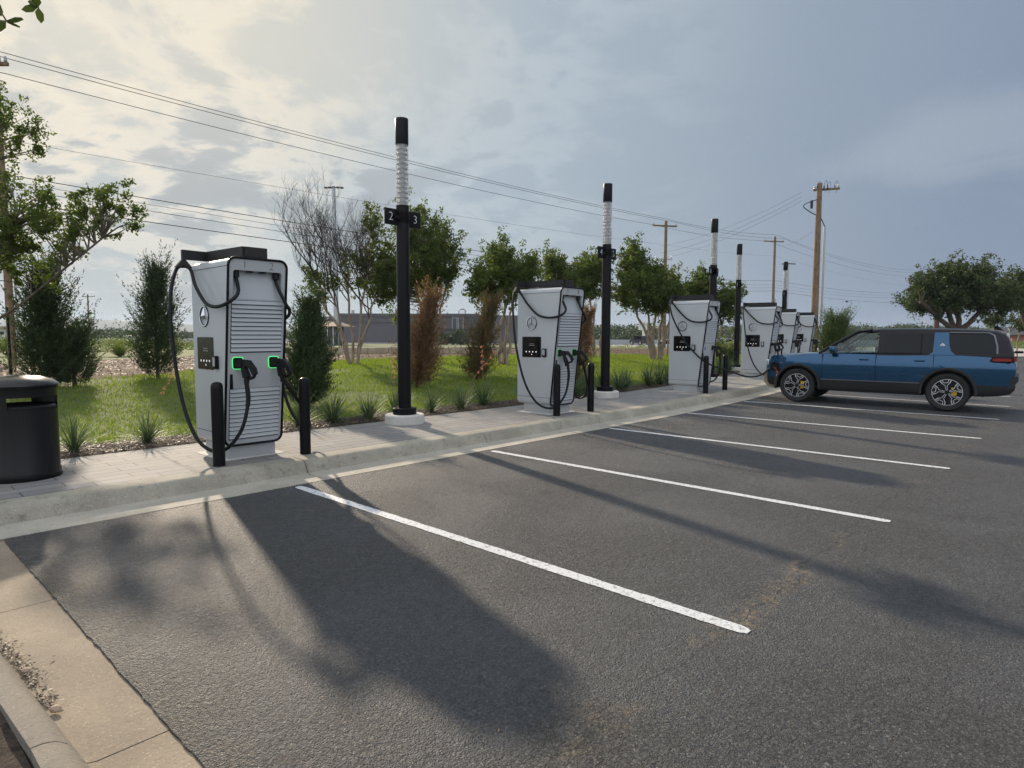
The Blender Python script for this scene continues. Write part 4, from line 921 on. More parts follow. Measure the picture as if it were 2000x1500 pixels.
for yy in (FA, RA):
    for s in (-1, 1):
        if wh is None:
            wh = empty('wheel', (0, 0, 0)); wh.parent = car
            b_tyre().build('tyre', M_tyre, wh, 40); b_rimd().build('rim_barrel', M_alloyd, wh, 40, fix=False); b_hub().build('hub', M_alloyd, wh, 30); b_spokes().build('rim', M_alloy, wh, 30)
            w = wh
        else: w = dup(wh, car)
        w.location = (s*.875, yy, .42); w.rotation_euler = (R(12 if yy == FA else -8), 0, 0 if s < 0 else math.pi)
        cp = MB(); cp.prism([(yy+.10, .36), (yy+.19, .40), (yy+.18, .58), (yy+.09, .52)] if False else [(yy-.07, .33), (yy-.17, .36), (yy-.18, .50), (yy-.07, .53)], *sorted((s*.895, s*.93)), 'x'); cp.build('brake_caliper', M_yel, car)

# ---------------------------------------------------------------- far vehicles
def farcar(loc, rz, name, label, paint, style='sedan'):
    o = empty(name, loc, rz, label, 'car' if style != 'pickup' else 'pickup truck', 'vehicles on the far road'); L = {'sedan': 4.7, 'suv': 5.0, 'pickup': 5.8}[style]; h = {'sedan': 1.45, 'suv': 1.8, 'pickup': 1.9}[style]; r = .34 if style == 'sedan' else .40; bl = h*.58; hl = L/2; hw = .92
    wy = (hl-.9, -hl+.95)
    def arc(y): return [(y+(r+.06)*math.cos(a), r+(r+.06)*math.sin(a)) for a in np.linspace(math.pi, 0, 9)]
    hood = bl-.05 if style == 'sedan' else bl+.0
    low = [(-hl, .35)]+arc(wy[1])+arc(wy[0])+[(hl, .35), (hl+.02, .6), (hl-.08, hood-.12), (hl-.9, hood), (hl-1.3, bl+.03), (-hl+.15, bl+.05), (-hl, bl-.1)]
    MB().prism(low, -hw, hw, 'x').build('body', paint, o, 30)
    cab = {'sedan': [(hl-1.25, bl), (hl-2.05, h-.05), (hl-2.6, h), (-hl+1.4, h-.03), (-hl+.45, bl+.02)], 'suv': [(hl-1.2, bl), (hl-1.85, h-.05), (hl-2.4, h), (-hl+.5, h-.02), (-hl+.1, bl+.02)], 'pickup': [(hl-1.5, bl), (hl-2.0, h-.06), (hl-2.4, h), (-hl+2.2, h-.02), (-hl+2.0, bl+.02)]}[style]
    MB().prism(cab, -hw+.10, hw-.10, 'x').build('roof', paint, o, 30)
    zc = (bl+h)/2; cy = sum(p[0] for p in cab)/len(cab)
    wnd = [(cy+(y-cy)*.90, bl+.04+(z-bl)*.80) for y, z in cab]
    MB().prism(wnd, -hw+.09, hw-.09, 'x').build('window', M_tint, o)
    w1 = cab[0]; w2 = cab[1]; MB().add([(-hw+.2, w1[0]+.01, w1[1]+.03), (hw-.2, w1[0]+.01, w1[1]+.03), (hw-.25, w2[0]+.03, w2[1]), (-hw+.25, w2[0]+.03, w2[1])], [(0, 1, 2, 3)]).build('windscreen', M_tint, o, fix=False)
    w1 = cab[-1]; w2 = cab[-2]; MB().add([(-hw+.2, w1[0]-.01, w1[1]+.04), (hw-.2, w1[0]-.01, w1[1]+.04), (hw-.25, w2[0]-.03, w2[1]-.05), (-hw+.25, w2[0]-.03, w2[1]-.05)], [(0, 1, 2, 3)]).build('rear_window', M_tint, o, fix=False)
    for y in wy:
        for s in (-1, 1):
            w = MB(); xr(w, [(.01, -.11), (r, -.11), (r, .11), (.01, .11)], 20); w = w.build('wheel', M_tyre, o, 30); w.location = (s*(hw-.1), y, r)
            q = MB(); xr(q, [(r*.62, 0), (.01, s*.004)], 16); q = q.build('hubcap', M_alloy, w, 30); q.location = (s*.113, 0, 0)
    for s in (-1, 1):
        MB().box(s*.7-.15, s*.7+.15, hl-.12, hl+.01, .62, .74).build('headlight', M_lamp, o); MB().box(s*.75-.12, s*.75+.12, -hl-.01, -hl+.1, .72, .86).build('tail_light', M_red, o)
    return o
M_cw = mat('white_car_paint', (.72, .73, .74), .3, coat=.6); M_cb = mat('black_car_paint', (.012, .012, .015), .2, coat=.8); M_cs = mat('silver_car_paint', (.42, .45, .46), .3, .4, coat=.5)
def grd(x, y, z=-.32): p = onz(x, y, z); return (float(p[0]), float(p[1]), z)
farcar(grd(1250, 674), R(-28), 'parked_suv', 'black four wheel drive car on the far road, seen from behind', M_cb, 'suv')
farcar(grd(1300, 686), R(20), 'parked_car', 'white car behind the trees left of the third station', M_cw, 'sedan')
farcar(grd(1411, 680), R(75), 'parked_car', 'silver car beyond the bush between the third and fourth light columns', M_cs, 'sedan')
farcar(grd(1462, 685), R(-60), 'parked_car', 'white car seen just left of the fourth station', M_cw, 'sedan')
farcar(grd(972, 667, -.34), R(-42), 'parked_truck', 'white vehicle passing in front of the long dark building', M_cw, 'pickup')
farcar(grd(1980, 672, -.34), R(-20), 'pickup_truck', 'white pickup truck on the road at the right edge', M_cw, 'pickup')
farcar(grd(1404, 671, -.34), R(-50), 'parked_car', 'dark car behind the silver one on the far road', M_cb, 'sedan')

# ---------------------------------------------------------------- trees and shrubs
def P3(x, y, z=None, depth=None):
    p = onz(x, y, z) if depth is None else atd(x, y, depth); return np.array([float(q) for q in p])
def base_at(px, depth):
    p = atd(px, 653, depth); return np.array([p[0], p[1], gh(p[0], p[1])])
RT = np.array([rt0[0], rt0[1], 0]); FW = np.array([fw[0], fw[1], 0])
def rel(base, px, py, depth):                     # offset from base of the point seen at px,py at that depth
    return atd(px, py, depth)-base
def blob(base, px0, px1, py0, py1, depth, dr=None):
    c = rel(base, (px0+px1)/2, (py0+py1)/2, depth); rx = (px1-px0)/2/FPX*depth; rz = (py1-py0)/2/FPX*depth; return (c, (dr or rx, dr or rx, rz))
def stem(base, px, py, depth): c = rel(base, px, py, depth); return (c[0], c[1], c[2])
CG = 'crape myrtles along the lawn'
B = base_at(-170, 13.2)
crape('crape_myrtle', B, [stem(B, -60, 330, 13), stem(B, -200, 200, 13.5), stem(B, 40, 420, 12.6), stem(B, 205, 465, 12.4)],
      [blob(B, -60, 75, 175, 330, 13, .7), blob(B, -140, 130, 330, 560, 13, 1.1), blob(B, 60, 210, 360, 520, 12.6, .7), blob(B, 150, 275, 345, 470, 12.4, .6), blob(B, -220, 20, 150, 420, 13.4, 1.2), blob(B, -10, 160, 380, 560, 12.8, .8)], 260, 100, .036, M_leafc, M_barkm,
      'large crape myrtle with a long low limb at the left edge', CG, stemr=.034, fork=.35, rad=(.12, .27))
B = base_at(690, 25)
crape('crape_myrtle', B, [stem(B, 640, 560, 25), stem(B, 600, 520, 24.6), stem(B, 670, 500, 25.4), stem(B, 715, 520, 24.8), stem(B, 745, 555, 25.3)],
      [blob(B, 690, 790, 480, 580, 25, 1.0), blob(B, 560, 680, 520, 590, 25, .8), blob(B, 700, 760, 400, 500, 25, .5), blob(B, 640, 800, 470, 590, 25.4, 1.1)], 120, 75, .058, M_leafc, M_barkc,
      'half dead crape myrtle with a spray of bare grey twigs', CG, stemr=.055, twigs=30, twigbox=((-3.6, .8), (-1.2, 1.8), (3.9, 6.3)), rad=(.2, .42))
B = base_at(842, 26)
crape('crape_myrtle', B, [stem(B, 815, 560, 26), stem(B, 850, 550, 26), stem(B, 870, 560, 26.5), stem(B, 835, 480, 25.6)],
      [blob(B, 740, 900, 470, 590, 26, 1.5), blob(B, 760, 850, 405, 500, 26, .9), blob(B, 820, 905, 430, 560, 26.4, 1.1), blob(B, 725, 800, 510, 610, 25.6, .9), blob(B, 735, 910, 440, 600, 26, 1.4)], 330, 85, .062, M_leafc, M_barkc,
      'full crape myrtle behind the nearest light column', CG, stemr=.055, rad=(.26, .5))
B = base_at(985, 26)
crape('crape_myrtle', B, [stem(B, 960, 575, 26), stem(B, 990, 570, 26.5), stem(B, 1000, 580, 26), stem(B, 980, 520, 26)],
      [blob(B, 925, 1045, 495, 590, 26, 1.2), blob(B, 950, 1010, 468, 540, 26, .6), blob(B, 1005, 1052, 505, 565, 26, .5), blob(B, 915, 965, 530, 600, 26, .6)], 210, 85, .062, M_leafc, M_barkc,
      'rounded crape myrtle seen left of the second station', CG, stemr=.06, rad=(.24, .45))
B = base_at(1168, 33)
crape('crape_myrtle', B, [stem(B, 1130, 580, 33), stem(B, 1155, 575, 33), stem(B, 1185, 590, 33.5), stem(B, 1110, 560, 33)],
      [blob(B, 1060, 1190, 515, 600, 33, 1.6), blob(B, 1055, 1110, 495, 560, 33, .8), blob(B, 1120, 1185, 495, 560, 33, .9)], 210, 80, .075, M_leafc, M_barkc,
      'crape myrtle between the second station and the second light column', CG, stemr=.07, rad=(.28, .55))
B = base_at(1283, 33)
crape('crape_myrtle', B, [stem(B, 1262, 600, 33), stem(B, 1280, 590, 33), stem(B, 1295, 595, 33.4), stem(B, 1312, 600, 33), stem(B, 1235, 585, 33)],
      [blob(B, 1195, 1330, 520, 612, 33, 1.7), blob(B, 1205, 1275, 475, 560, 33, .9), blob(B, 1270, 1325, 540, 620, 33, .9)], 290, 85, .075, M_leafc, M_barkc,
      'tall crape myrtle in front of the wooden pole, left of the third station', CG, stemr=.08, rad=(.28, .55))
B = base_at(1300, 37)
crape('crape_myrtle', B, [stem(B, 1290, 590, 37), stem(B, 1310, 600, 37)], [blob(B, 1278, 1330, 520, 600, 37, .8)], 30, 60, .08, M_leafy, M_barkc,
      'yellowing crape myrtle glowing behind the tall one', CG, stemr=.05, rad=(.28, .5))
B = base_at(1395, 36)
crape('crape_myrtle', B, [stem(B, 1375, 600, 36), stem(B, 1398, 600, 36), stem(B, 1415, 610, 36)],
      [blob(B, 1335, 1400, 545, 610, 36, 1.0), blob(B, 1385, 1445, 560, 632, 36, 1.0), blob(B, 1355, 1395, 535, 570, 36, .6)], 150, 80, .08, M_leafc, M_barkc,
      'crape myrtle behind the third light column', CG, stemr=.06, rad=(.28, .5))
B = base_at(1420, 31); crape('low_bush', B, [stem(B, 1420, 680, 31)], [blob(B, 1385, 1455, 668, 705, 31, .9)], 40, 60, .06, M_leafc, M_barkc, 'low round bush between the third and fourth light columns', None, 'bush', stemr=.02, rad=(.2, .35))
# live oaks
B = base_at(1868, 44); B[2] = -.1
crape('live_oak', B, [stem(B, 1835, 570, 44), stem(B, 1872, 560, 44), stem(B, 1935, 585, 44), stem(B, 1800, 590, 43)],
      [blob(B, 1780, 1960, 535, 612, 44, 3.0), blob(B, 1840, 1930, 512, 570, 44, 2.0), blob(B, 1780, 1850, 568, 622, 44, 1.8), blob(B, 1900, 1990, 560, 622, 44, 1.8), blob(B, 1800, 1890, 525, 590, 44, 2.0)], 460, 110, .085, M_leafo, M_barkd,
      'broad dark live oak behind the blue car', 'live oaks at the car park edge', stemr=.20, rad=(.3, .62), fork=.5, bole=2.0)
B = base_at(2010, 52); B[2] = -.2
crape('live_oak', B, [stem(B, 1990, 590, 52), stem(B, 2030, 590, 52)], [blob(B, 1945, 2070, 530, 610, 52, 3.0)], 150, 80, .10, M_leafo, M_barkd, 'live oak partly cut off by the right edge', 'live oaks at the car park edge', stemr=.2, rad=(.35, .8), fork=.5, bole=2.0)
for i, (px, a, b_, c, d, lb) in enumerate([(1945, 1915, 1970, 618, 640, 'small sapling above the tail of the blue car'), (1992, 1965, 2020, 612, 648, 'small tree at the right edge above the pickup truck')]):
    B = base_at(px, 62); B[2] = -.3; crape('young_tree', B, [stem(B, px, 625, 62)], [blob(B, a, b_, c, d, 62, 1.0)], 26, 60, .10, M_leafo, M_barkc, lb, 'young trees beyond the car park', stemr=.06, rad=(.3, .5))
# cedars
def ced(px, pyb, pyt, wpx, depth, lean, mt, lb, grp, n=520, **k):
    B = base_at(px, depth); h = (pyb-pyt)/FPX*depth; r = wpx/2/FPX*depth; l = RT*lean[0]+FW*lean[1]
    return cedar('cedar', B, h, r, (l[0], l[1]), mt, lb, grp, n=n, **k)
GC = 'green cedars on the lawn'; BC = 'browning cedars on the lawn'
ced(305, 742, 505, 110, 17.5, (.05, 0), M_cedg, 'dark green cedar standing just left of the nearest station', GC, 640)
ced(85, 765, 515, 135, 14.8, (.12, 0), M_cedg, 'dark green cedar rising behind the litter bin', GC, 760)
ced(598, 758, 535, 105, 13.4, (.10, 0), M_cedg, 'dense green cedar standing just right of the nearest station', GC, 820)
ced(140, 775, 660, 100, 15.0, (.1, 0), M_cedg, 'low spreading cedar right of the one behind the litter bin', GC, 260)
ced(812, 742, 545, 88, 17.5, (.45, 0), M_cedb, 'rust brown cedar leaning right behind the nearest light column', BC, 620, pw=1.25, top=.03)
ced(930, 728, 562, 76, 19.8, (.5, 0), M_cedm, 'half brown cedar left of the second station', BC, 520, pw=1.25, top=.03)
ced(1128, 722, 560, 52, 19.5, (.35, 0), M_cedb, 'narrow brown cedar showing behind the second station', BC, 300)
ced(1630, 715, 605, 80, 33.0, (.05, 0), M_cedl, 'bushy bright green cedar behind the bonnet of the blue car', GC, 1300, top=.4, pw=.6)
# ornamental grass clumps on the far mulch
for i, (px, pb, pt, w_, lb) in enumerate([(160, 694, 650, 80, 'wispy grass clump right of the cedar behind the bin'), (232, 695, 662, 70, 'smaller wispy grass clump just left of the nearest cedar'), (15, 700, 655, 60, 'wispy grass clump at the left edge')]):
    d = 33; B = base_at(px, d); b = MB(); blades(b, 420, (pb-pt)/FPX*d*1.15, .02, 1.0, droop=.35, lo=.4)
    V = np.array(b.v); o = b.build('grass_clump', M_tall, fix=False); o.location = B; o.scale = (1.5, 1.5, 1); tag(o, lb, 'grass clump', 'wispy grass clumps')
# red yuccas in the kerbside bed
yucx = []
xs_ = [2.15, 3.05, 4.35, 5.35, 5.95, 6.6, 7.35, 8.1, 8.9, 9.7, 10.9, 11.5, 12.05, 12.7, 13.4, 14.1, 14.8, 15.5, 16.5, 17.3, 18.1, 19.1, 20.2, 21.1, 22.6, 23.8, 24.6]
proto = []
for k in range(4):
    b = MB(); blades(b, 135, .62, .015, 1.25, z=0, droop=.55); blades(b, 8, .5, .008, 1.4, z=0, droop=1.6, mi=1); b2 = b; proto.append(b2)
prm = []
for k, x in enumerate(xs_):
    y = 9.72+koff(x)+.12*math.sin(k*2.3); z = gh(x, y)+.02; sc = random.uniform(.85, 1.15)*(1.2 if x > 9 else 1)
    if k < 4: o = proto[k].build('yucca', [M_yuc, M_yucd], fix=False); prm.append(o.data)
    else: o = link('yucca', prm[k % 4])
    o.location = (x, y, z); o.rotation_euler = (0, 0, random.uniform(0, 6.28)); o.scale = (sc, sc, sc)
    where = 'kerbside yucca, number %d' % k
    yucx.append((o, x))
    if k in (1, 6, 8, 9, 12):
        st_ = MB(); L = random.uniform(1.0, 1.35); a = {1: .5, 6: .25, 8: .7, 9: .1, 12: .3}[k]; dr = Vector((rt0[0], rt0[1], 0))*a; pts = [Vector((0, 0, 0)), dr*.3+Vector((0, 0, L*.5)), dr*.95+Vector((0, 0, L))]; p = smoothpath(pts, 6); st_.tube(p, [.006-.0003*i for i in range(len(p))], 5)
        sk = st_.build('flower_stalk', mat('stalk', (.30, .20, .12), .8) if 'stalk' not in ALLM else ALLM['stalk'], o, fix=False)
        C = np.array([list(p[-1-j]+Vector((random.uniform(-.02, .02),)*3)) for j in range(5) for _ in range(2)]); V, F = leafcloud(C, np.full(len(C), .035), 9, .012, 1); fastmesh('flower', V, F, M_pink, sk)
def ylab(x):
    marks = [(2.0, 'nearest yucca, directly right of the litter bin'), (3.05, 'yucca with a leaning pink flower stalk between bin and nearest station'), (4.35, 'yucca seen under the cable right of the nearest station'), (5.35, 'first yucca right of the nearest station bollards'), (5.95, 'yucca just left of the nearest light column'), (6.6, 'yucca close behind the foot of the nearest light column'), (7.35, 'yucca with pink stalk right of the nearest light column')]
    for a, l in marks:
        if abs(a-x) < .2: return l
    return None
ords = ['eighth', 'ninth', 'tenth', 'eleventh', 'twelfth', 'thirteenth', 'fourteenth', 'fifteenth', 'sixteenth', 'seventeenth', 'eighteenth', 'nineteenth', 'twentieth', 'twenty-first', 'twenty-second', 'twenty-third', 'twenty-fourth', 'twenty-fifth', 'twenty-sixth', 'farthest']
for k, (o, x) in enumerate(yucx):
    tag(o, ylab(x) or '%s yucca along the kerbside bed, counted from the bin' % ords[k-7], 'yucca', 'yuccas in the kerbside bed')
# overhanging oak with a twig near the lens
root = empty('live_oak', (-2.3, 2.6, .1), 0, 'overhanging live oak showing only two leafy twigs in the top left corner', 'tree'); bk = MB()
O_ = Vector((-2.3, 2.6, .1)); tipA = Vector(atd(75, 14, 2.1))-O_; tipB = Vector(atd(12, 40, 1.9))-O_; rt_ = Vector(atd(-260, -330, 2.5))-O_
bk.tube(smoothpath([(0, 0, -.2), (.05, .02, 1.2), (.0, .1, 2.4), (.1, .1, 3.8)], 4), [.16, .155, .15, .145, .14, .14, .13, .13, .125, .12, .12, .11, .10], 10)
bk.tube(smoothpath([(.0, .1, 2.4), (.5, .3, 3.3), rt_], 4), [.06-.0045*i for i in range(9)], 7)
leafv = []; 
def twig(a, c, n):
    p = smoothpath([a, a.lerp(c, .55)+Vector((0, 0, .05)), c], 6); bk.tube(p, [.006-.0003*i for i in range(len(p))], 5)
    for k in range(n):
        q = p[-1-(k % 3)]; d = Vector((random.uniform(-1, 1), random.uniform(-1, 1), random.uniform(-1.0, .3))).normalized(); s = d.cross(Vector((random.random(), random.random(), 1))).normalized(); L = random.uniform(.045, .062)
        leafv.append([q, q+d*L*.35+s*L*.24, q+d*L*.75+s*L*.20, q+d*L, q+d*L*.75-s*L*.20, q+d*L*.35-s*L*.24])
twig(rt_, tipA, 12); twig(rt_, tipB, 12)
for _ in range(260):
    c = rt_+Vector((random.gauss(-.9, .5), random.gauss(.2, .5), random.gauss(.7, .35))); d = Vector((random.uniform(-1, 1), random.uniform(-1, 1), random.uniform(-1, 1))).normalized(); s = d.orthogonal().normalized(); L = .05
    leafv.append([c, c+d*L*.35+s*L*.24, c+d*L*.75+s*L*.2, c+d*L, c+d*L*.75-s*L*.2, c+d*L*.35-s*L*.24])
bk.build('trunk', M_barkd, root, smooth=60, fix=False)
b = MB()
for q in leafv: b.add([tuple(p) for p in q], [tuple(range(6))])
b.build('crown', M_leafo, root, fix=False)

# ---------------------------------------------------------------- utility poles and lines
def upole(name, px, pytop, depth, r, label, zb=-.3, arms=(), lean=0, cat='utility pole', group='wooden utility poles along the road'):
    top = atd(px, pytop, depth); H = float(top[2])-zb; o = empty(name, (float(top[0]), float(top[1]), zb), 0, label, cat, group)
    MB().lathe([(r*1.25, -.3), (r, H*.5), (r*.78, H), (.01, H+.01)], 12).build('pole', M_wood, o, 50)
    for (zo, L, ang, s) in arms:
        d = Vector((math.cos(ang), math.sin(ang), 0)); nn = Vector((-d.y, d.x, 0)); c = Vector((0, 0, H-zo)); q = MB()
        MM = Matrix.Translation(c+nn*(r+.05)) @ Matrix.Rotation(ang, 4, 'Z'); q.box(-L/2+s, L/2+s, -.05, .05, -.06, .06, M=MM)
        arm = q.build('crossarm', M_galv if zo > 1 else M_wood, o)
        for t_ in (-L/2+s+.08, 0, L/2+s-.08): MB().lathe([(.03, .06), (.06, .10), (.045, .16), (.06, .20), (.03, .26)], 8, M=MM @ Matrix.Translation((t_, 0, 0))).build('insulator', M_galv, arm, 40)
    return o, top
aR = math.atan2(-rt0[1]*0+rt0[1], rt0[0])
oA, tA = upole('utility_pole', -9, 118, 22, .115, 'tall wooden utility pole at the left edge', arms=((.05, .6, aR, 0),))
MB().tube([(.20, .0, 0), (.20, 0, 6.5)], .035, 8).build('conduit', M_galv, oA, 60)
oB, tB = upole('utility_pole', 1301, 432, 53, .15, 'wooden utility pole with two crossarms left of the third station', arms=((.35, 2.2, aR+.25, 0), (3.1, 1.4, aR-.1, -.1)))
oC, tC = upole('utility_pole', 1514, 462, 70, .15, 'distant wooden utility pole above the fourth station', arms=((.5, 2.4, aR+.2, 0),))
MB().tube([(.32, 0, 5.0), (.32, 0, 6.0)], .16, 10).build('transformer', M_galv, oC, 50)
oD, tD = upole('utility_pole', 1601, 358, 40, .20, 'tallest wooden utility pole on the right, with a crossarm of cable terminations', arms=((.35, 1.5, aR-.35, .42),))
q = MB(); Hd = float(tD[2])+.3; rv = Vector((rt0[0], rt0[1], 0))
for k, kx in enumerate((-.15, .28, .50, .95)):
    c = Vector((0, 0, Hd-.4))+rv*kx; q.lathe([(.03, 0), (.05, .04), (.03, .08), (.05, .12), (.03, .16), (.05, .20), (.02, .26), (.01, .36)], 8, M=Matrix.Translation(c)); q.tube(smoothpath([c+Vector((0, 0, .34)), c+rv*.14+Vector((0, 0, .5+.08*(k % 2))), c+rv*.2+Vector((0, 0, .15)), c+rv*.06+Vector((0, 0, -.2))], 5), .010, 5)
q.build('cable_terminations', M_dk, oD, 50)
q = MB(); q.tube(smoothpath([Vector((0, 0, Hd-.95)), -rv*.95+Vector((0, 0, Hd-1.35)), -rv*.55+Vector((0, 0, Hd-1.75)), rv*.1+Vector((0, 0, Hd-2.1)), rv*.42+Vector((0, 0, Hd-2.65))], 5), .03, 6); q.box(-.06, .06, -.06, .06, 0, .5, M=Matrix.Translation(-rv*.45+Vector((0, 0, Hd-1.55)))); q.build('riser_cable', M_wire, oD, 50)
MB().tube([rv*.42+Vector((0, 0, 0)), rv*.42+Vector((0, 0, Hd-2.65))], .075, 8).build('conduit', M_galv, oD, 60)
upole('utility_pole', 171, 575, 120, .16, 'small distant utility pole between the two left cedars', zb=-6, arms=((.4, 2.4, aR, 0),))
upole('utility_pole', 1912, 636-20, 150, .15, 'tiny distant utility pole left of the oak trunk', zb=-.4, arms=((.4, 2.4, aR, 0),)) if False else upole('utility_pole', 1801, 628, 150, .15, 'tiny distant utility pole left of the oak trunk', zb=-.4, arms=((.4, 2.4, aR, 0),))
wn = [0]
def wire(pts, r, label, sags):
    out = []
    for i in range(len(pts)-1):
        a, c = Vector(pts[i]), Vector(pts[i+1])
        for k in range(24): u = k/24; p = a.lerp(c, u); p.z -= 4*sags[i]*u*(1-u); out.append(p)
    out.append(Vector(pts[-1])); b = MB(); b.tube(out, r, 4, cap=False); o = b.build('power_line', M_wire, None, 60, fix=False); tag(o, label, 'power line', 'overhead lines')
A = lambda x, y, d: tuple(atd(x, y, d))
wire([A(-120, 70, 21), A(8, 103, 22), A(1303, 428, 53), A(1514, 458, 70), A(1800, 528, 115), A(1990, 560, 160)], .012, 'uppermost overhead line running from the left pole top', [.0, .35, .3, 1.0, .5])
wire([A(-120, 76, 22), A(10, 113, 22.3), A(1323, 435, 53), A(1530, 466, 70), A(1800, 533, 115), A(1990, 566, 160)], .012, 'overhead line just beneath the uppermost one', [.0, .35, .3, 1.0, .5])
wire([A(-120, 122, 22), A(8, 143, 22), A(1277, 439, 53), A(1498, 470, 70), A(1800, 541, 115), A(1990, 572, 160)], .012, 'third overhead line from the top, meeting the left end of the crossarm', [.0, .35, .3, 1.0, .5])
for (ya, yb, yc, yd), lb, r in (((272, 478, 500, 560), 'thin faint line above the four lower cables', .006), ((340, 538, 548, 572), 'top one of the four lower cables', .014), ((352, 546, 556, 576), 'second of the four lower cables', .008), ((366, 553, 562, 580), 'third of the four lower cables', .010), ((392, 560, 568, 590), 'lowest thick communications cable', .015)):
    wire([A(-120, ya-28, 22), A(6, ya, 22.2), A(1300, yb, 53.2), A(1513, yc, 70.2), A(1790, yd, 115), A(1990, yd+8, 160)], r, lb, [0, .25, .15, .5, .3])
for k, (yy, ye, lb) in enumerate(((375, 481, 'upper'), (384, 494, 'middle'), (392, 505, 'lower'))):
    wire([A(1566, yy, 39.5), A(1290, ye, 60)], .008, lb+' slack line from the tallest pole to the crossarm pole', [.5])
wire([A(1588, 452, 40), A(1510, 478, 70)], .008, 'short service line between the two right-hand wooden poles', [.4])
sn = MB().box(-.25, .25, -.08, .08, -.08, .08, bev=.05).build('cable_splice', M_blk2, None, 40); sn.location = A(1654, 589, 90); tag(sn, 'dark splice case hanging on the lowest cable', 'splice case'); sn.scale = (1.3, 1.3, 1.3)

def mast(px, pt, depth, r, label, heads=True, m_=None, zb=-.4, name='light_mast'):
    top = atd(px, pt, depth); H = float(top[2])-zb; o = empty(name, (float(top[0]), float(top[1]), zb), aR, label, 'light mast' if heads else 'post')
    MB().lathe([(r*1.3, 0), (r, H*.6), (r*.7, H)], 10).build('pole', m_ or M_galv, o, 50)
    if heads:
        for k in range(-2, 3): MB().box(k*.75-.28, k*.75+.28, -.3, .3, H-.1-.05*abs(k), H+.15-.05*abs(k), bev=.05).build('lamp_head', M_dk, o, 40)
        MB().box(-1.6, 1.6, -.05, .05, H-.1, H).build('bracket', M_dk, o)
mast(652, 366, 120, .40, 'high mast floodlight seen through the bare tree')
mast(1540, 515, 170, .25, 'slender far light mast right of the fourth station')
mast(1833, 560, 60, .22, 'brown signpost rising into the oak crown', False, mat('brown_post', (.10, .05, .045), .7), -.3, 'sign_post')
mast(1809, 622, 90, .06, 'thin pale post behind the roof of the blue car', False, None, -.3, 'thin_post')
mast(1971, 640, 80, .14, 'stubby pale post above the pickup truck', False, None, -.3, 'thin_post')
mast(14, 600, 15.5, .03, 'black stake with an orange ribbon left of the first cedar', False, M_blk, .2, 'tree_stake')

# ---------------------------------------------------------------- buildings, wall, barrier, hills, far wood
M_wall = mat('dark_cladding', (.105, .10, .112), .7, var=(.3, .08)); M_wall2 = mat('dark_cladding_panel', (.085, .082, .092), .7); M_lime = mat('limestone', rough=.9, fn=f_concrete((.34, .28, .19), (.50, .43, .32), (.20, .15, .09), .7, False))
M_tanr = mat('tan_roof', (.35, .24, .17), .8); M_wht = mat('white_wall', (.7, .7, .68), .7); M_brick = mat('red_brick', (.30, .13, .09), .85)
def wbox(px0, px1, pt, depth, dep, name, m_, parent, zb=-.4, off=0, pb=None):
    a = atd(px0, pt, depth); c = atd(px1, pt, depth); z1 = float(a[2]); W_ = (px1-px0)/FPX*depth
    zb_ = zb if pb is None else float(atd(px0, pb, depth)[2]); q = MB(); q.box(0, W_, off, off+dep, zb_, z1)
    o = q.build(name, m_, parent); return o, a
def building(px0, depth, label, name='long_building'):
    a = atd(px0, 653, depth); return empty(name, (float(a[0]), float(a[1]), 0), aR, label, 'building')
def part(o, px_ref, px0, px1, pt, pb, depth, d0, d1, name, m_):
    k = depth/FPX; x0, x1 = (px0-px_ref)*k, (px1-px_ref)*k; z1 = 1.686+(653-pt)*k; z0 = -.45 if pb is None else 1.686+(653-pb)*k
    return MB().box(x0, x1, d0, d1, z0, z1).build(name, m_, o)
o = building(635, 150, 'long dark grey industrial building on the horizon, left of centre')
part(o, 635, 661, 935, 613, None, 150, 0, 30, 'wall', M_wall); part(o, 635, 618, 661, 619, None, 150, 1, 28, 'wall', M_wall); part(o, 635, 935, 1090, 615.5, None, 150, 2, 30, 'wall', M_wall)
part(o, 635, 661, 935, 619, 617.5, 150, -.25, -.003, 'cladding_rail', M_wall2); part(o, 635, 661, 935, 631, 629.5, 150, -.25, -.003, 'cladding_rail', M_wall2)
part(o, 635, 850, 934, 622, 642, 150, -1.2, -.01, 'bay', M_wall2)
for px in (884, 893, 896, 905): part(o, 635, px, px+1.0, 621, 643, 150, -1.4, -1.21, 'downpipe', M_galv)
part(o, 635, 884, 896, 621, 622, 150, -1.4, -1.21, 'pipe_frame', M_galv)
part(o, 635, 683, 687, 606, 613, 150, 2, 3, 'roof_vent', M_galv); q = MB(); q.tube([(x, 4, z) for x, z in [(31.0, 6.4), (31.0, 7.3), (31.4, 7.7), (32.2, 7.7), (32.6, 7.3), (32.6, 6.4)]], .18, 8); q.build('roof_duct', M_galv, o, 60)
part(o, 635, 872, 873, 609, 613, 150, 2, 3, 'roof_vent', M_galv)
o = building(622, 120, 'low building with a tan hipped roof behind the mast', 'low_building')
part(o, 622, 628, 655, 638, None, 120, 0, 6, 'wall', M_wall2); q = MB(); q.add([(-.6, -1, 3.1), (5.0, -1, 3.1), (5.0, 8, 3.1), (-.6, 8, 3.1), (.8, 3.5, 4.0), (3.2, 3.5, 4.0)], [(0, 1, 5, 4), (1, 2, 5), (2, 3, 4, 5), (3, 0, 4), (3, 2, 1, 0)]); q.build('roof', M_tanr, o)
for px in (630, 641, 652): part(o, 622, px, px+1, 639, None, 120, -.7, -.5, 'post', M_wht)
o = building(245, 160, 'white flat roofed shed far off left of the nearest station', 'far_shed'); part(o, 245, 245, 292, 659, None, 160, 0, 8, 'wall', M_wht); part(o, 245, 243, 294, 657.6, 659, 160, -.6, 9, 'roof', M_galv)
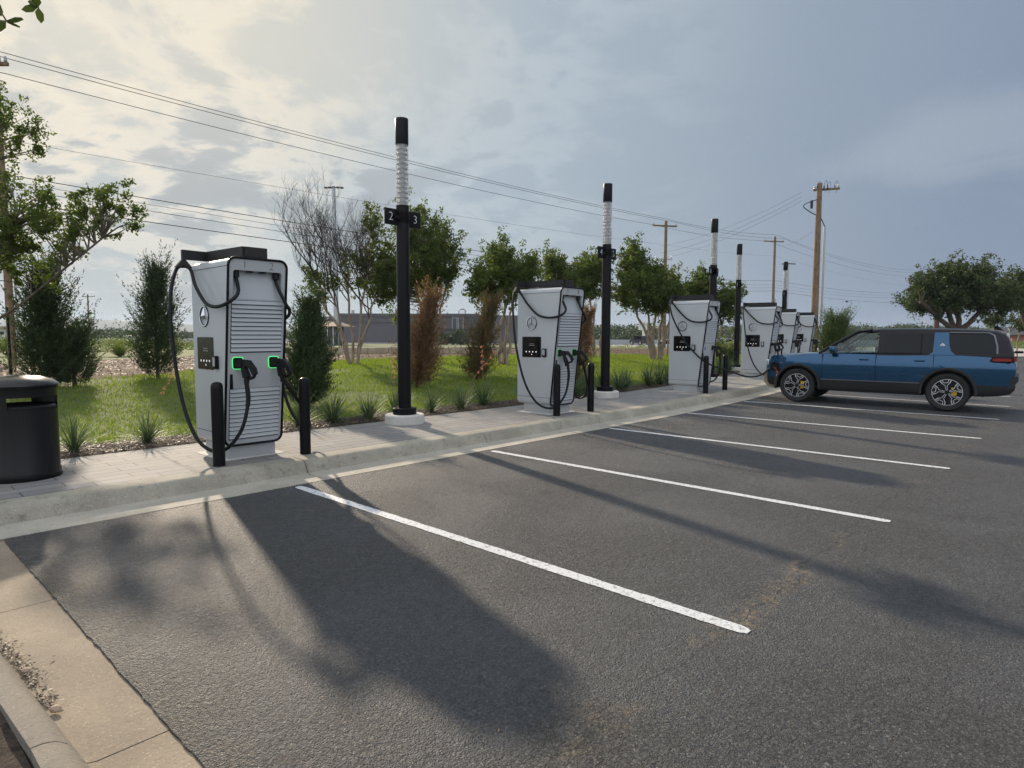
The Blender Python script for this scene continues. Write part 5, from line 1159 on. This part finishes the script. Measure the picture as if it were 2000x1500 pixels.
o = building(-20, 120, 'pale low building at the far left edge', 'far_house'); part(o, -20, -20, 11, 645, None, 120, 0, 8, 'wall', M_wht); part(o, -20, -24, 13, 640, 645, 120, -.6, 9, 'roof', M_tanr); part(o, -20, 0, 8, 650, 656, 120, -.06, -.003, 'window', M_tint)
o = building(1975, 150, 'red brick house behind the pickup truck', 'brick_house'); part(o, 1975, 1978, 2060, 650, None, 150, 0, 10, 'wall', M_brick); q = MB(); q.prism([(-1, 1.9), (11, 1.9), (5, 3.6)], -.6, 11, 'x'); q.build('roof', M_wall2, o)
o = building(1925, 170, 'grey roofed house behind the tail of the blue car', 'grey_house'); part(o, 1925, 1925, 1962, 652, None, 170, 0, 9, 'wall', M_wht); q = MB(); q.prism([(-1, 1.8), (10, 1.8), (4.5, 3.3)], -.4, 5.6, 'x'); q.build('roof', M_wall2, o)
# limestone edging wall, blocks laid in one course
q = MB(); pa = atd(560, 653, 36); pb = atd(1020, 653, 36); d = Vector((pb-pa)[:2]); n = int(d.length/1.15); du = d.normalized()
for k in range(n):
    p = Vector(pa[:2])+du*k*1.15; z = gh(p.x, p.y); q.box(0, 1.13, -.2+random.uniform(-.03, .03), .25, -.2, .42+random.uniform(-.03, .02), M=Matrix.Translation((p.x, p.y, z)) @ Matrix.Rotation(math.atan2(du.y, du.x), 4, 'Z'), bev=.03)
o = q.build('limestone_wall', M_lime, smooth=40); tag(o, 'low wall of tan limestone blocks behind the mulch bed', 'low wall')
p = base_at(1114, 30); o = MB().box(-.5, .5, -.35, .35, -.1, .75, bev=.10).build('boulder', M_lime, smooth=50); o.location = p; tag(o, 'tan boulder between the second station and second light column', 'boulder')
q = MB(); a = atd(1060, 653, 128); c = atd(1720, 653, 128); d = Vector((c-a)); q.box(0, d.length, 0, .4, -.5, .68, M=Matrix.Translation(a*np.array([1, 1, 0])) @ Matrix.Rotation(math.atan2(d.y, d.x), 4, 'Z')); o = q.build('highway_barrier', mat('barrier_concrete', (.36, .38, .40), .8, var=(.4, .1))); tag(o, 'long pale grey concrete barrier beyond the road', 'barrier')
q = MB(); a = atd(-80, 653, 170); c = atd(1060, 653, 170); d = Vector((c-a)); q.box(0, d.length, 0, .4, -.5, .25, M=Matrix.Translation(a*np.array([1, 1, 0])) @ Matrix.Rotation(math.atan2(d.y, d.x), 4, 'Z')); o = q.build('guard_rail', M_galv); tag(o, 'pale guard rail running along the foot of the long dark building', 'guard rail')
q = building(1249, 200, 'tall white roadside sign lettered T H behind the tall crape myrtle', 'pylon_sign'); q['category'] = 'sign'
part(q, 1249, 1248, 1264, 628, 644, 200, 0, .6, 'sign_board', M_wht); part(q, 1249, 1255, 1262, 644, None, 200, .1, .5, 'post', M_wht); text('sign_lettering', 'T H', 2.0, ((1255.5-1249)*200/FPX, -.05, 1.686+(653-633)*200/FPX-.2), M_numd, q)
# round bushes before the building
for px, r_, lb in ((898, 2.6, 'larger round bush in front of the long dark building'), (868, 1.8, 'smaller round bush left of the larger one')):
    B = base_at(px, 128); crape('round_bush', B, [(0, 0, 1.0)], [(np.array([0, 0, r_*.5]), (r_*.8, r_*.8, r_*.5))], 60, 60, .16, M_far, M_barkd, lb, 'round bushes before the building', 'bush', stemr=.05, rad=(.5, .8))
def woods(name, spans, n, size, mt, seed=1):
    C = []; Rr = []
    for (px0, px1, d0, d1, h0, h1) in spans:
        m_ = int(n*(px1-px0)/500)
        for _ in range(m_):
            px = rng.uniform(px0, px1); d = rng.uniform(d0, d1); hh = h0+(h1-h0)*(.5+.5*noise.noise(Vector((px*.02, d*.004, seed)))+.3*noise.noise(Vector((px*.09, 3, seed)))); p = atd(px, 653, d); r = rng.uniform(1.4, 2.8)*d/200
            C.append((p[0], p[1], rng.uniform(-.4, max(-.3, hh-r*.5)))); Rr.append(r)
    V, F = leafcloud(np.array(C), np.array(Rr), 42, size, .8); o = fastmesh(name, V, F, mt); o['kind'] = 'stuff'; return o
woods('far_woodland', [(1050, 1900, 210, 330, 4.0, 6.8), (-80, 330, 220, 320, 1.5, 4.5), (1700, 2100, 190, 260, 3.0, 5.5), (300, 640, 260, 330, 1.0, 3.0)], 1500, .42, M_far)
woods('roadside_scrub', [(1390, 1480, 60, 100, .2, 1.3), (1110, 1330, 62, 85, -.3, .35), (1930, 2100, 100, 140, -.2, .8), (-40, 420, 60, 110, .1, 1.6), (-60, 330, 42, 62, -.1, .9), (640, 1000, 46, 60, -.2, .5)], 900, .12, M_tall, 4)
M_hill = mat('hill_wood', (.06, .075, .05), .95, var=(.004, .3))
b = MB(); n = 160; rows = []
for k in range(n+1):
    px = -900+3800*k/n; d = 2600; p = atd(px, 653, d); s_ = float(np.interp(px, [-900, 0, 300, 500, 800, 1100, 1500, 2900], [52, 56, 50, 34, 18, 14, 14, 16])); z = s_*(1+.28*noise.noise(Vector((px*.004, 1, 0)))+.08*noise.noise(Vector((px*.03, 2, 0))))
    rows.append([(p[0]*.86, p[1]*.86, -12), (p[0]*.95, p[1]*.95, z*.7), (p[0], p[1], z), (p[0]*1.2, p[1]*1.2, z*.6), (p[0]*1.3, p[1]*1.3, -20)])
b.add([q for r in rows for q in r], [(i*5+j, (i+1)*5+j, (i+1)*5+j+1, i*5+j+1) for i in range(n) for j in range(4)]); o = b.build('hills', M_hill, smooth=60, fix=False); o['kind'] = 'structure'
# leaf litter and pebbles lying in the left gutter
C = []
for _ in range(900):
    u = random.random(); y = 3.42+1.1*u; x = .575+(3.9-y)*.047+abs(random.gauss(0, .032))+(.012 if 3.7 < y < 4.1 else 0)
    if 3.60 < y < 3.68 or random.random() < .1: continue
    C.append((x, y, .002))
chips(np.array(C), .008, .030, M_chipd, 'leaf_litter', .012)
M_peb = mat('pebble', (.50, .38, .28), .8, var=(30, .2))
for x, y, r, lb in ((.605, 3.86, .020, 'rounded tan pebble among the gutter leaves'), (.625, 3.36, .022, 'pinkish pebble alone at the end of the leaf litter'), (.74, 3.95, .007, 'tiny white pebble on the tan gutter')):
    b = bmesh.new(); bmesh.ops.create_icosphere(b, subdivisions=3, radius=r)
    for v in b.verts: v.co *= 1+.25*noise.noise(v.co*40); v.co.z *= .7
    o = MB().bm(b).build('pebble', M_peb, smooth=50); o.location = (x, y, r*.5); tag(o, lb, 'pebble', 'pebbles in the left gutter')
for k in range(46):                                    # odd leaves and grit on the asphalt
    pass
C = np.array([(random.uniform(1, 9), random.uniform(.5, 6.3), .003) for _ in range(90)]); chips(C, .008, .03, M_chip, 'scattered_leaves', .006)
# air
hz = MB().box(-3600, 3600, -3600, 3600, -60, 75).build('haze', mat('haze_air')); hz['kind'] = 'stuff'
t = NT(ALLM['haze_air'].node_tree); t.n.clear(); pv = t.new('ShaderNodeVolumePrincipled'); pv.inputs['Color'].default_value = (.66, .80, 1, 1); pv.inputs['Density'].default_value = .00016; pv.inputs['Anisotropy'].default_value = .3
t.put(t.new('ShaderNodeOutputMaterial').inputs['Volume'], pv.outputs[0])
